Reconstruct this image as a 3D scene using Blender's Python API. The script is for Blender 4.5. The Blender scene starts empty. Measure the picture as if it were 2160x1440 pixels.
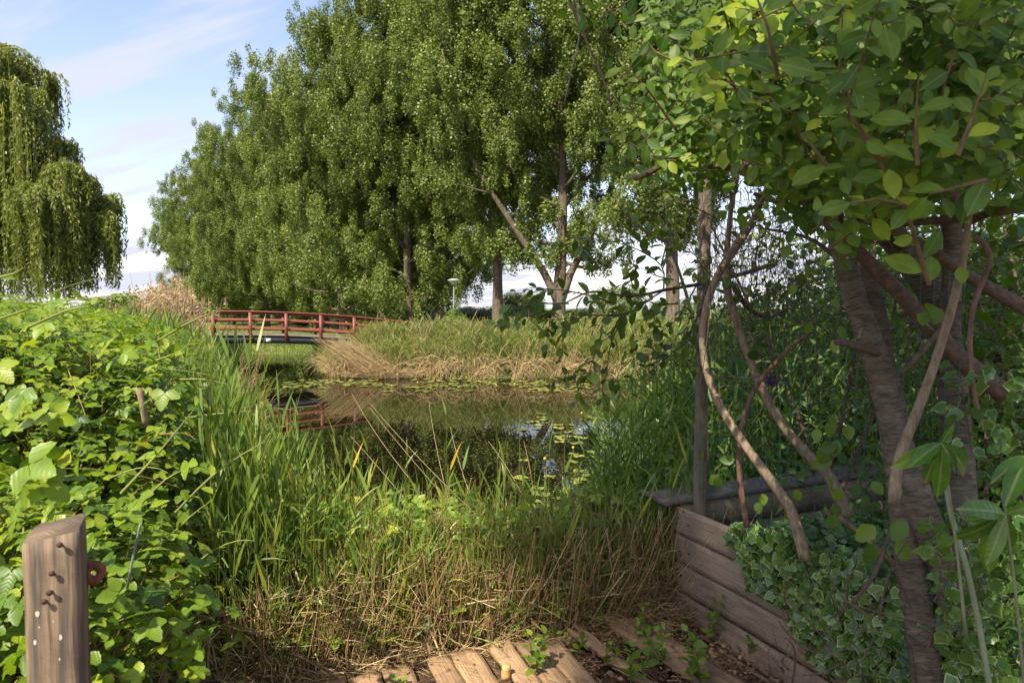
import bpy, math, random
import numpy as np
from mathutils import Vector

C = bpy.context.scene
COL = C.collection
rng = np.random.default_rng(7)
random.seed(7)
R = math.radians

# ------------------------------------------------------------------ camera
F = 1440.0
PITCH = math.atan(70 / F)
EYE = np.array([0.0, 0.0, 1.6])
cam = bpy.data.cameras.new('camera')
cam.lens = 24.0
cam.sensor_width = 36.0
cam.clip_start = 0.05
cam.clip_end = 3000
cam.dof.use_dof = True
cam.dof.focus_distance = 6.0
cam.dof.aperture_fstop = 10.0
co = bpy.data.objects.new('camera', cam)
COL.objects.link(co)
co.location = EYE
co.rotation_euler = (R(90) - PITCH, 0, 0)
C.camera = co

# ------------------------------------------------------------------ sun, sky, exposure
SUN_EL = R(48)
TRAVEL = Vector((0.50 * math.cos(SUN_EL), 0.866 * math.cos(SUN_EL), -math.sin(SUN_EL))).normalized()
sl = bpy.data.lights.new('sun', 'SUN')
sl.energy = 4.3
sl.angle = R(0.6)
sl.color = (1.0, 0.91, 0.74)
so = bpy.data.objects.new('sun', sl)
COL.objects.link(so)
so.rotation_euler = TRAVEL.to_track_quat('-Z', 'Y').to_euler()

C.view_settings.view_transform = 'Standard'
C.view_settings.look = 'None'
C.view_settings.exposure = 1.2
C.view_settings.gamma = 1.0

W = bpy.data.worlds.new('World')
C.world = W
W.use_nodes = True


def world_nodes():
    nt = W.node_tree
    N, L = nt.nodes, nt.links
    N.clear()
    out = N.new('ShaderNodeOutputWorld')
    bg = N.new('ShaderNodeBackground')
    bg.inputs['Strength'].default_value = 0.135
    sky = N.new('ShaderNodeTexSky')
    sky.sky_type = 'NISHITA'
    sky.sun_disc = False
    sky.sun_elevation = SUN_EL
    sky.sun_rotation = math.atan2(-0.50, -0.866) % (2 * math.pi)
    sky.air_density = 1.0
    sky.dust_density = 0.6
    sky.ozone_density = 2.2
    tc = N.new('ShaderNodeTexCoord')
    sep = N.new('ShaderNodeSeparateXYZ')
    L.new(tc.outputs['Generated'], sep.inputs[0])

    def M(op, a, b=None, c=None, clamp=False):
        m = N.new('ShaderNodeMath')
        m.operation = op
        m.use_clamp = clamp
        for i, v in enumerate((a, b, c)):
            if v is None:
                continue
            if isinstance(v, (int, float)):
                m.inputs[i].default_value = v
            else:
                L.new(v, m.inputs[i])
        return m.outputs[0]
    zz = M('ADD', M('MAXIMUM', sep.outputs['Z'], 0.0), 0.16)
    u = M('DIVIDE', sep.outputs['X'], zz)
    v = M('DIVIDE', sep.outputs['Y'], zz)
    # cirrus bands run mostly across the view and drift down to the right
    a = M('ADD', M('MULTIPLY', u, 0.55), M('MULTIPLY', v, 0.10))
    b = M('ADD', M('MULTIPLY', v, 1.7), M('MULTIPLY', u, 0.75))
    cmb = N.new('ShaderNodeCombineXYZ')
    L.new(a, cmb.inputs[0])
    L.new(b, cmb.inputs[1])
    n1 = N.new('ShaderNodeTexNoise')
    n1.inputs['Scale'].default_value = 1.7
    n1.inputs['Detail'].default_value = 7
    n1.inputs['Roughness'].default_value = 0.56
    n1.inputs['Distortion'].default_value = 0.25
    L.new(cmb.outputs[0], n1.inputs['Vector'])
    r = N.new('ShaderNodeMapRange')
    r.inputs['From Min'].default_value = 0.45
    r.inputs['From Max'].default_value = 0.66
    r.interpolation_type = 'SMOOTHSTEP'
    L.new(n1.outputs['Fac'], r.inputs['Value'])
    # thin veil that thickens towards the horizon
    veil = M('SUBTRACT', 1.0, M('MULTIPLY', sep.outputs['Z'], 2.1), clamp=True)
    fac = M('ADD', M('MULTIPLY', r.outputs[0], 0.95), M('MULTIPLY_ADD', M('POWER', veil, 2.0), 0.66, 0.03), clamp=True)
    mix = N.new('ShaderNodeMix')
    mix.data_type = 'RGBA'
    L.new(fac, mix.inputs['Factor'])
    wb = N.new('ShaderNodeMix'); wb.data_type = 'RGBA'; wb.blend_type = 'MULTIPLY'; wb.inputs['Factor'].default_value = 1
    L.new(sky.outputs[0], wb.inputs['A']); wb.inputs['B'].default_value = (1.15, .96, .92, 1)
    L.new(wb.outputs['Result'], mix.inputs['A'])
    mix.inputs['B'].default_value = (2.65, 2.75, 3.15, 1)
    L.new(mix.outputs['Result'], bg.inputs['Color'])
    L.new(bg.outputs[0], out.inputs['Surface'])


world_nodes()


# ------------------------------------------------------------------ photo geometry helpers
def ray(px, py):
    a, b = (px - 1080) / F, (720 - py) / F
    c, s = math.cos(PITCH), math.sin(PITCH)
    return np.array([a, c + b * s, -s + b * c])


def P(px, py, D):
    """point on the sight line at forward distance D"""
    r = ray(px, py)
    return EYE + r * (D / r[1])


def G(px, py, z=0.0):
    """point where the sight line meets height z"""
    r = ray(px, py)
    return EYE + r * ((z - EYE[2]) / r[2])


# ------------------------------------------------------------------ tagging
def tag(o, label=None, cat=None, group=None, kind=None):
    if label: o['label'] = label
    if cat: o['category'] = cat
    if group: o['group'] = group
    if kind: o['kind'] = kind
    return o


def empty(name, loc=(0, 0, 0), label=None, cat=None, group=None):
    o = bpy.data.objects.new(name, None)
    o.empty_display_size = 0.1
    COL.objects.link(o)
    o.location = loc
    o['origin'] = 1
    del o['origin']
    return tag(o, label, cat, group)


# ------------------------------------------------------------------ mesh builder
class MB:
    def __init__(s):
        s.v, s.l, s.t, s.tint, s.uv, s.n = [], [], [], [], [], 0

    def add(s, verts, loops, totals, tint=0.5, uv=None):
        verts = np.asarray(verts, float).reshape(-1, 3)
        k = len(verts)
        s.v.append(verts)
        s.l.append(np.asarray(loops, np.int64).ravel() + s.n)
        s.t.append(np.asarray(totals, np.int64).ravel())
        s.tint.append(np.broadcast_to(np.asarray(tint, float), (k,)).copy())
        s.uv.append(np.zeros((k, 2)) if uv is None else np.asarray(uv, float).reshape(-1, 2))
        s.n += k

    def inst(s, tmpl, frames, pos, tint):
        """tmpl = (verts, faces, vertex tint offset); frames (N,3,3) columns; pos (N,3)"""
        tv, tf, tt = tmpl
        n, k = len(pos), len(tv)
        if n == 0:
            return
        v = np.einsum('nij,kj->nki', frames, tv) + pos[:, None, :]
        loops = np.concatenate([np.asarray(f) for f in tf])
        tot = np.array([len(f) for f in tf])
        L = (loops[None, :] + (np.arange(n) * k)[:, None]).ravel()
        T = np.tile(tot, n)
        ti = (np.broadcast_to(np.asarray(tint, float), (n,))[:, None] + tt[None, :]).ravel()
        uv = np.tile(tv[:, :2], (n, 1))
        s.add(v.reshape(-1, 3), L, T, ti, uv)

    def build(s, name, m, parent=None, smooth=False, loc=None):
        v = np.concatenate(s.v)
        if loc is not None:
            v = v - np.asarray(loc, float)
        l = np.concatenate(s.l).astype(np.int32)
        t = np.concatenate(s.t).astype(np.int32)
        me = bpy.data.meshes.new(name)
        me.vertices.add(len(v))
        me.vertices.foreach_set('co', v.astype(np.float32).ravel())
        me.loops.add(len(l))
        me.loops.foreach_set('vertex_index', l)
        me.polygons.add(len(t))
        st = np.zeros(len(t), np.int32)
        st[1:] = np.cumsum(t)[:-1]
        me.polygons.foreach_set('loop_start', st)
        me.polygons.foreach_set('loop_total', t)
        if smooth:
            me.polygons.foreach_set('use_smooth', np.ones(len(t), bool))
        me.update(calc_edges=True)
        at = me.attributes.new('tint', 'FLOAT', 'POINT')
        at.data.foreach_set('value', np.concatenate(s.tint).astype(np.float32))
        au = me.attributes.new('st', 'FLOAT2', 'POINT')
        au.data.foreach_set('vector', np.concatenate(s.uv).astype(np.float32).ravel())
        for mm in (m if isinstance(m, (list, tuple)) else [m]):
            me.materials.append(mm)
        o = bpy.data.objects.new(name, me)
        COL.objects.link(o)
        if parent is not None:
            o.parent = parent
        elif loc is not None:
            o.location = loc
        return o


def unit(a):
    a = np.asarray(a, float)
    return a / np.maximum(np.linalg.norm(a, axis=-1, keepdims=True), 1e-9)


def rdir(n, r=rng):
    return unit(r.normal(size=(n, 3)))


def frames(d, nrm, sx, sy=None, sz=None):
    """columns x (across), y (along d), z (normal), scaled"""
    d = unit(d)
    x = np.cross(d, nrm)
    bad = np.linalg.norm(x, axis=1) < 1e-4
    x[bad] = np.cross(d[bad], [0.3, 0.9, 0.1])
    x = unit(x)
    z = np.cross(x, d)
    n = len(d)
    sx = np.broadcast_to(sx, (n,))
    sy = sx if sy is None else np.broadcast_to(sy, (n,))
    sz = sx if sz is None else np.broadcast_to(sz, (n,))
    return np.stack([x * sx[:, None], d * sy[:, None], z * sz[:, None]], axis=2)


def T(v, f, t=None):
    v = np.array(v, float)
    return (v, f, np.zeros(len(v)) if t is None else np.array(t, float))


# small single-face leaf, slightly cupped
LEAF4 = T([(0, 0, 0), (.36, .45, .10), (0, 1, -.05), (-.36, .45, .10)], [(0, 1, 2, 3)])
LEAF4B = T([(0, 0, 0), (.46, .35, .12), (.1, 1, -.1), (-.42, .5, .05)], [(0, 1, 2, 3)])
SLIM4 = T([(0, 0, 0), (.09, .4, .02), (0, 1, 0), (-.09, .4, .02)], [(0, 1, 2, 3)])


def leaf_template(w=.34, peak=.45, n=4, zig=0.0, fold=.12, droop=.12, tip=1.0, rib=-.0):
    """leaf of two halves folded along the midrib; returned with length 1"""
    v, f, t = [], [], []
    mids = []
    for i in range(n + 1):
        y = i / n
        mids.append(len(v)); v.append((0, y, -droop * y * y)); t.append(rib)
    sides = []
    for sgn in (1, -1):
        row = [mids[0]]
        k = n * 2 if zig else n
        for i in range(1, k):
            y = i / k
            if y < peak:
                ww = w * math.sin(math.pi / 2 * (y / peak)) ** .8
            else:
                ww = w * math.cos(math.pi / 2 * ((y - peak) / (1 - peak))) ** (.75 / tip)
            if zig:
                ww *= (1 + zig) if i % 2 else (1 - zig)
            row.append(len(v)); v.append((sgn * ww, y + (0.02 if zig and i % 2 else 0), fold * ww / w - droop * y * y)); t.append(0.0)
        row.append(mids[-1])
        step = 2 if zig else 1
        for i in range(n):
            if zig:
                a = row[2 * i: 2 * i + 3]
                poly = [mids[i]] + ([a[0]] if a[0] != mids[i] else []) + [a[1]] + ([a[2]] if a[2] != mids[i + 1] else []) + [mids[i + 1]]
            else:
                a = row[i:i + 2]
                poly = [mids[i]] + ([a[0]] if a[0] != mids[i] else []) + ([a[1]] if a[1] != mids[i + 1] else []) + [mids[i + 1]]
            if sgn < 0:
                poly = poly[::-1]
            if len(poly) > 2:
                f.append(tuple(poly))
    return T(v, f, t)


OVATE = leaf_template(.30, .55, 4, 0, .10, .10)
OVATE_LO = leaf_template(.33, .45, 2, 0, .12, .10)
OBOV = leaf_template(.265, .54, 6, 0, .07, .16, tip=.95)
BRAM = leaf_template(.36, .40, 4, .07, .10, .14)
LAUREL = leaf_template(.145, .58, 6, 0, .05, .30)


def compound(base, kids):
    """join copies of a template: kids = (angle, shift, scale)"""
    V, Fc, Tt = [], [], []
    k = 0
    for ang, sh, sc in kids:
        v, f, t = base
        c, s = math.cos(ang), math.sin(ang)
        M = np.array([[c, s, 0], [-s, c, 0], [0, 0, 1]])
        w = (v * sc) @ M.T + np.array(sh)
        V.append(w)
        Fc += [tuple(i + k for i in q) for q in f]
        Tt.append(t)
        k += len(v)
    return (np.concatenate(V), Fc, np.concatenate(Tt))


TRI = compound(BRAM, [(0, (0, .34, 0), .66), (1.25, (0.02, .30, 0), .56), (-1.25, (-.02, .30, 0), .56)])
TRI_LO = compound(OVATE_LO, [(0, (0, .34, 0), .66), (1.25, (0.02, .30, 0), .58), (-1.25, (-.02, .30, 0), .58)])


def ivy_template():
    pts = [(0, .02), (.24, -.08), (.44, .10), (.40, .27), (.46, .46), (.22, .64), (.03, 1.0),
           (-.20, .62), (-.48, .44), (-.38, .24), (-.42, .06), (-.22, -.10)]
    out = [(x, y, .06 * abs(x) / .5 - .08 * y * y) for x, y in pts]
    inn = [(x * .78, .28 + (y - .28) * .80, .03 * abs(x) - .04 * y * y + .012) for x, y in pts]
    v = out + inn + [(0, .3, .0)]
    n = len(pts)
    f = []
    for i in range(n):
        j = (i + 1) % n
        f.append((i, j, n + j, n + i))
        f.append((n + i, n + j, 2 * n))
    t = [1.0] * n + [0.0] * n + [0.0]
    return T(v, f, t)




def ivy_variant(seed, wx, edge):
    v, f, t = ivy_template()
    r = np.random.default_rng(seed)
    v = v.copy()
    j = r.normal(0, .045, (12, 3)) * [1, 1, .8]
    v[:12] += j
    v[12:24] += j * .7 + r.normal(0, .02, (12, 3)) * [1, 1, .3]
    v[:, 0] *= wx
    t = t.copy(); t[:12] = edge
    return (v, f, t)


IVYS = [ivy_variant(1, 1.0, .8), ivy_variant(2, .85, .35), ivy_variant(3, 1.1, .95), ivy_variant(4, .95, .08), ivy_variant(5, .8, .55)]


def ivy_inst(mb, fr, pos, tint):
    for q in range(5):
        mb.inst(IVYS[q], fr[q::5], pos[q::5], tint[q::5])




# ribbons for grass and reed leaves
def blades(mb, base, d0, L, Wd, droop, segs=4, tint=0.5, side=None, shape=0, bendto=None):
    n = len(base)
    if n == 0:
        return
    base = np.asarray(base, float)
    d0 = unit(d0)
    L = np.broadcast_to(L, (n,))[:, None, None]
    Wd = np.broadcast_to(Wd, (n,))[:, None]
    droop = np.broadcast_to(droop, (n,))[:, None, None]
    t = np.linspace(0, 1, segs + 1)[None, :, None]
    g = np.array([0, 0, -1.0])[None, None, :]
    horiz = d0.copy(); horiz[:, 2] = 0
    horiz = unit(horiz + 1e-5)
    if bendto is not None:
        horiz = bendto
    pts = base[:, None, :] + d0[:, None, :] * L * t + (g * 0.62 + horiz[:, None, :] * .38) * droop * L * t ** 2.2
    if side is None:
        a = rng.uniform(0, 2 * np.pi, n)
        q = np.stack([np.cos(a), np.sin(a), np.zeros(n)], 1)
        side = np.cross(d0, q)
    side = unit(side)
    tt = np.linspace(0, 1, segs + 1)[None, :]
    if shape == 0:
        w = Wd * np.minimum(1, .45 + 2.2 * tt) * (1 - tt ** 1.7) * .5
    else:
        w = Wd * (1 - .75 * tt) * .5
    w = np.maximum(w, 1e-5)
    a = pts + side[:, None, :] * w[:, :, None]
    b = pts - side[:, None, :] * w[:, :, None]
    v = np.stack([a, b], 2).reshape(n, -1, 3)
    k = 2 * (segs + 1)
    f = []
    for i in range(segs):
        f += [2 * i, 2 * i + 1, 2 * i + 3, 2 * i + 2]
    f = np.array(f)
    loops = (f[None, :] + (np.arange(n) * k)[:, None]).ravel()
    ti = np.repeat(np.broadcast_to(tint, (n,)), k)
    uv = np.tile(np.stack([np.tile([0, 1], segs + 1), np.repeat(np.linspace(0, 1, segs + 1), 2)], 1), (n, 1))
    mb.add(v.reshape(-1, 3), loops, np.full(n * segs, 4), ti, uv)
    return pts


def stems(mb, a, m, b, r, segs=4, sides=3, tint=0.5, taper=.5):
    """thin quadratic-bezier rods"""
    n = len(a)
    if n == 0:
        return
    t = np.linspace(0, 1, segs + 1)[None, :, None]
    a, m, b = (np.asarray(q, float)[:, None, :] for q in (a, m, b))
    pts = a * (1 - t) ** 2 + 2 * m * t * (1 - t) + b * t * t
    d = unit((b - a)[:, 0, :])
    x = np.cross(d, np.array([.31, .77, .12])); x = unit(x)
    y = np.cross(d, x)
    r = np.broadcast_to(r, (n,))[:, None] * (1 - (1 - taper) * np.linspace(0, 1, segs + 1)[None, :])
    rings = []
    for k in range(sides):
        an = 2 * np.pi * k / sides
        rings.append(pts + (x * math.cos(an) + y * math.sin(an))[:, None, :] * r[:, :, None])
    v = np.stack(rings, 2).reshape(n, -1, 3)
    k = sides * (segs + 1)
    f = []
    for i in range(segs):
        for j in range(sides):
            j2 = (j + 1) % sides
            f += [i * sides + j, i * sides + j2, (i + 1) * sides + j2, (i + 1) * sides + j]
    f = np.array(f)
    loops = (f[None, :] + (np.arange(n) * k)[:, None]).ravel()
    ti = np.repeat(np.broadcast_to(tint, (n,)), k)
    uv = np.tile(np.stack([np.tile(np.arange(sides) / sides, segs + 1), np.repeat(np.linspace(0, 1, segs + 1), sides)], 1), (n, 1))
    mb.add(v.reshape(-1, 3), loops, np.full(n * segs * sides, 4), ti, uv)
    return pts


def catmull(p, step):
    p = np.asarray(p, float)
    if len(p) < 3:
        m = int(max(2, np.linalg.norm(p[-1, :3] - p[0, :3]) / step)) + 1
        t = np.linspace(0, 1, m)[:, None]
        return p[0] * (1 - t) + p[-1] * t
    q = np.vstack([2 * p[0] - p[1], p, 2 * p[-1] - p[-2]])
    out = []
    for i in range(1, len(q) - 2):
        m = int(max(2, np.linalg.norm(q[i + 1, :3] - q[i, :3]) / step))
        t = np.linspace(0, 1, m, endpoint=False)[:, None]
        a, b, c, d = q[i - 1], q[i], q[i + 1], q[i + 2]
        out.append(.5 * ((2 * b) + (-a + c) * t + (2 * a - 5 * b + 4 * c - d) * t ** 2 + (-a + 3 * b - 3 * c + d) * t ** 3))
    out.append(p[-1:])
    return np.vstack(out)


def tube(mb, pts, step=.1, sides=8, rough=.06, tint=.5, cap=True, seed=0):
    """pts: rows of x, y, z, radius"""
    c = catmull(pts, step)
    p, r = c[:, :3], np.maximum(c[:, 3], 1e-4)
    n = len(p)
    d = unit(np.gradient(p, axis=0))
    x = np.cross(d[0], [0.2, .9, .3]); x = x / np.linalg.norm(x)
    rs = np.random.default_rng(seed + n)
    ph = rs.uniform(0, 6.28, 4)
    V, U = [], []
    ln = np.concatenate([[0], np.cumsum(np.linalg.norm(np.diff(p, axis=0), axis=1))])
    for i in range(n):
        x = x - d[i] * np.dot(x, d[i]); x = x / np.linalg.norm(x)
        y = np.cross(d[i], x)
        for k in range(sides):
            an = 2 * math.pi * k / sides
            rr = r[i] * (1 + rough * (math.sin(2 * an + ph[0] + ln[i] / r[i] * .22) + .7 * math.sin(3 * an + ph[1] - ln[i] / r[i] * .35) + .5 * rs.normal()))
            V.append(p[i] + (x * math.cos(an) + y * math.sin(an)) * rr)
            U.append((k / sides, ln[i]))
    f = []
    for i in range(n - 1):
        for k in range(sides):
            k2 = (k + 1) % sides
            f += [i * sides + k, i * sides + k2, (i + 1) * sides + k2, (i + 1) * sides + k]
    tot = [4] * ((n - 1) * sides)
    if cap:
        f += list(range(sides))[::-1]; tot.append(sides)
        f += [(n - 1) * sides + k for k in range(sides)]; tot.append(sides)
    mb.add(V, f, tot, tint, U)
    return p


def pxtube(mb, rows, **kw):
    """rows of px, py, D, radius"""
    return tube(mb, [list(P(a, b, d)) + [r] for a, b, d, r in rows], **kw)


def box(mb, c, ax, ay, az, tint=.5):
    """box of half-axes ax, ay, az about c"""
    c, ax, ay, az = (np.asarray(q, float) for q in (c, ax, ay, az))
    V = [c + sx * ax + sy * ay + sz * az for sz in (-1, 1) for sy in (-1, 1) for sx in (-1, 1)]
    f = [0, 2, 3, 1, 4, 5, 7, 6, 0, 1, 5, 4, 2, 6, 7, 3, 0, 4, 6, 2, 1, 3, 7, 5]
    if np.dot(np.cross(ax, ay), az) < 0:
        f = np.array(f).reshape(-1, 4)[:, ::-1].ravel()
    mb.add(V, f, [4] * 6, tint)


# ------------------------------------------------------------------ materials
def mat(name):
    m = bpy.data.materials.new(name)
    m.use_nodes = True
    nt = m.node_tree
    for n in list(nt.nodes):
        nt.nodes.remove(n)
    return m, nt.nodes, nt.links, nt.nodes.new('ShaderNodeOutputMaterial')


def ramp(N, stops):
    r = N.new('ShaderNodeValToRGB')
    el = r.color_ramp.elements
    while len(el) < len(stops):
        el.new(0.5)
    for e, (p, c) in zip(el, stops):
        e.position = p
        e.color = tuple(c) + (1,)
    return r


def leaf_mat(name, stops, trans=.35, rough=.45, tcol=1.5, spec=.35, veins=0.0, rib=0.0):
    m, N, L, out = mat(name)
    at = N.new('ShaderNodeAttribute'); at.attribute_name = 'tint'
    r = ramp(N, stops)
    L.new(at.outputs['Fac'], r.inputs[0])
    col = r.outputs[0]
    no = N.new('ShaderNodeTexNoise'); no.inputs['Scale'].default_value = 35 if veins else 9
    no.inputs['Detail'].default_value = 3
    ge = N.new('ShaderNodeNewGeometry')
    L.new(ge.outputs['Position'], no.inputs['Vector'])
    hs = N.new('ShaderNodeHueSaturation')
    mr = N.new('ShaderNodeMapRange'); mr.inputs['From Min'].default_value = .3; mr.inputs['From Max'].default_value = .7
    mr.inputs['To Min'].default_value = .82; mr.inputs['To Max'].default_value = 1.18
    L.new(no.outputs['Fac'], mr.inputs['Value'])
    L.new(mr.outputs[0], hs.inputs['Value'])
    L.new(col, hs.inputs['Color'])
    p = N.new('ShaderNodeBsdfPrincipled')
    p.inputs['Roughness'].default_value = rough
    p.inputs['Specular IOR Level'].default_value = spec
    L.new(hs.outputs[0], p.inputs['Base Color'])
    if veins:
        st = N.new('ShaderNodeAttribute'); st.attribute_name = 'st'
        sx = N.new('ShaderNodeSeparateXYZ'); L.new(st.outputs['Vector'], sx.inputs[0])
        ab = N.new('ShaderNodeMath'); ab.operation = 'ABSOLUTE'; L.new(sx.outputs[0], ab.inputs[0])
        m1 = N.new('ShaderNodeMath'); m1.operation = 'MULTIPLY_ADD'; L.new(ab.outputs[0], m1.inputs[0])
        m1.inputs[1].default_value = -.8; L.new(sx.outputs[1], m1.inputs[2])
        m2 = N.new('ShaderNodeMath'); m2.operation = 'MULTIPLY'; L.new(m1.outputs[0], m2.inputs[0]); m2.inputs[1].default_value = 56
        m3 = N.new('ShaderNodeMath'); m3.operation = 'SINE'; L.new(m2.outputs[0], m3.inputs[0])
        bu = N.new('ShaderNodeBump'); bu.inputs['Strength'].default_value = veins; bu.inputs['Distance'].default_value = .002
        L.new(m3.outputs[0], bu.inputs['Height'])
        L.new(bu.outputs[0], p.inputs['Normal'])
    src = hs.outputs[0]
    if rib:
        s2 = N.new('ShaderNodeAttribute'); s2.attribute_name = 'st'
        x2 = N.new('ShaderNodeSeparateXYZ'); L.new(s2.outputs['Vector'], x2.inputs[0])
        a2 = N.new('ShaderNodeMath'); a2.operation = 'ABSOLUTE'; L.new(x2.outputs[0], a2.inputs[0])
        g2 = N.new('ShaderNodeMapRange'); g2.inputs['From Min'].default_value = .006; g2.inputs['From Max'].default_value = .026
        g2.inputs['To Min'].default_value = rib; g2.inputs['To Max'].default_value = 0
        L.new(a2.outputs[0], g2.inputs['Value'])
        k2 = N.new('ShaderNodeMix'); k2.data_type = 'RGBA'; L.new(g2.outputs[0], k2.inputs['Factor'])
        L.new(src, k2.inputs['A']); k2.inputs['B'].default_value = (.30, .36, .12, 1)
        src = k2.outputs['Result']
        L.new(src, p.inputs['Base Color'])
    tr = N.new('ShaderNodeBsdfTranslucent')
    tm = N.new('ShaderNodeMix'); tm.data_type = 'RGBA'; tm.blend_type = 'MULTIPLY'; tm.inputs['Factor'].default_value = 1
    L.new(hs.outputs[0], tm.inputs['A'])
    tm.inputs['B'].default_value = (tcol * 1.05, tcol * 1.1, tcol * .45, 1)
    L.new(tm.outputs['Result'], tr.inputs['Color'])
    mx = N.new('ShaderNodeMixShader'); mx.inputs[0].default_value = trans
    L.new(p.outputs[0], mx.inputs[1]); L.new(tr.outputs[0], mx.inputs[2])
    L.new(mx.outputs[0], out.inputs['Surface'])
    return m


def wood_mat(name, dark, light, scale=1.0, axis='X', rough=.85, stain=.5, moss=None, streak=False):
    """grain along the board's own length, kept in the 'st' attribute (x along, y across)"""
    m, N, L, out = mat(name)
    st = N.new('ShaderNodeAttribute'); st.attribute_name = 'st'
    tc = N.new('ShaderNodeTexCoord')
    mp = N.new('ShaderNodeMapping'); mp.inputs['Scale'].default_value = (3.2 * scale, 95 * scale, 60 * scale)
    L.new(st.outputs['Vector'], mp.inputs['Vector'])
    at = N.new('ShaderNodeAttribute'); at.attribute_name = 'tint'
    n1 = N.new('ShaderNodeTexNoise'); n1.noise_dimensions = '4D'; n1.inputs['Scale'].default_value = 1.6
    n1.inputs['Detail'].default_value = 6; n1.inputs['Roughness'].default_value = .65; n1.inputs['Distortion'].default_value = .35
    w4 = N.new('ShaderNodeMath'); w4.operation = 'MULTIPLY'; L.new(at.outputs['Fac'], w4.inputs[0]); w4.inputs[1].default_value = 37
    L.new(mp.outputs[0], n1.inputs['Vector']); L.new(w4.outputs[0], n1.inputs['W'])
    r = ramp(N, [(.25, dark), (.45, tuple(.5 * (a + b) for a, b in zip(dark, light))), (.72, light)])
    L.new(n1.outputs['Fac'], r.inputs[0])
    n2 = N.new('ShaderNodeTexNoise'); n2.noise_dimensions = '4D'; n2.inputs['Scale'].default_value = 5.5
    n2.inputs['Detail'].default_value = 6; n2.inputs['Roughness'].default_value = .7
    L.new(st.outputs['Vector'], n2.inputs['Vector']); L.new(w4.outputs[0], n2.inputs['W'])
    r2 = ramp(N, [(.32, (.42, .38, .36)), (.50, (1, 1, 1)), (.72, (1.16, 1.08, .98))])
    L.new(n2.outputs['Fac'], r2.inputs[0])
    mx = N.new('ShaderNodeMix'); mx.data_type = 'RGBA'; mx.blend_type = 'MULTIPLY'; mx.inputs['Factor'].default_value = stain
    L.new(r.outputs[0], mx.inputs['A']); L.new(r2.outputs[0], mx.inputs['B'])
    # board-to-board tone
    hv = N.new('ShaderNodeHueSaturation')
    mv = N.new('ShaderNodeMapRange'); mv.inputs['To Min'].default_value = .72; mv.inputs['To Max'].default_value = 1.28
    L.new(at.outputs['Fac'], mv.inputs['Value']); L.new(mv.outputs[0], hv.inputs['Value'])
    L.new(mx.outputs['Result'], hv.inputs['Color'])
    col = hv.outputs[0]
    if moss:
        n3 = N.new('ShaderNodeTexNoise'); n3.inputs['Scale'].default_value = 9; n3.inputs['Detail'].default_value = 5
        L.new(tc.outputs['Object'], n3.inputs['Vector'])
        r3 = ramp(N, [(.52, (0, 0, 0)), (.68, (.55, .55, .55))]); L.new(n3.outputs['Fac'], r3.inputs[0])
        m3 = N.new('ShaderNodeMix'); m3.data_type = 'RGBA'; L.new(r3.outputs[0], m3.inputs['Factor'])
        L.new(col, m3.inputs['A']); m3.inputs['B'].default_value = tuple(moss) + (1,)
        col = m3.outputs['Result']
    if streak:
        # iron stain running down the grain below the nails
        m4 = N.new('ShaderNodeMapping'); m4.inputs['Scale'].default_value = (2.2, 26, 1); m4.inputs['Location'].default_value = (.3, .17, 0)
        L.new(st.outputs['Vector'], m4.inputs['Vector'])
        n4 = N.new('ShaderNodeTexNoise'); n4.inputs['Scale'].default_value = 1.4; n4.inputs['Detail'].default_value = 5
        L.new(m4.outputs[0], n4.inputs['Vector'])
        r4 = ramp(N, [(.47, (0, 0, 0)), (.62, (.8, .8, .8))]); L.new(n4.outputs['Fac'], r4.inputs[0])
        x4 = N.new('ShaderNodeMix'); x4.data_type = 'RGBA'; L.new(r4.outputs[0], x4.inputs['Factor'])
        L.new(col, x4.inputs['A']); x4.inputs['B'].default_value = (.060, .052, .048, 1)
        col = x4.outputs['Result']
    p = N.new('ShaderNodeBsdfPrincipled'); p.inputs['Roughness'].default_value = rough
    p.inputs['Specular IOR Level'].default_value = .25
    L.new(col, p.inputs['Base Color'])
    bu = N.new('ShaderNodeBump'); bu.inputs['Strength'].default_value = .55; bu.inputs['Distance'].default_value = .004
    L.new(n1.outputs['Fac'], bu.inputs['Height']); L.new(bu.outputs[0], p.inputs['Normal'])
    L.new(p.outputs[0], out.inputs['Surface'])
    return m


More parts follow.
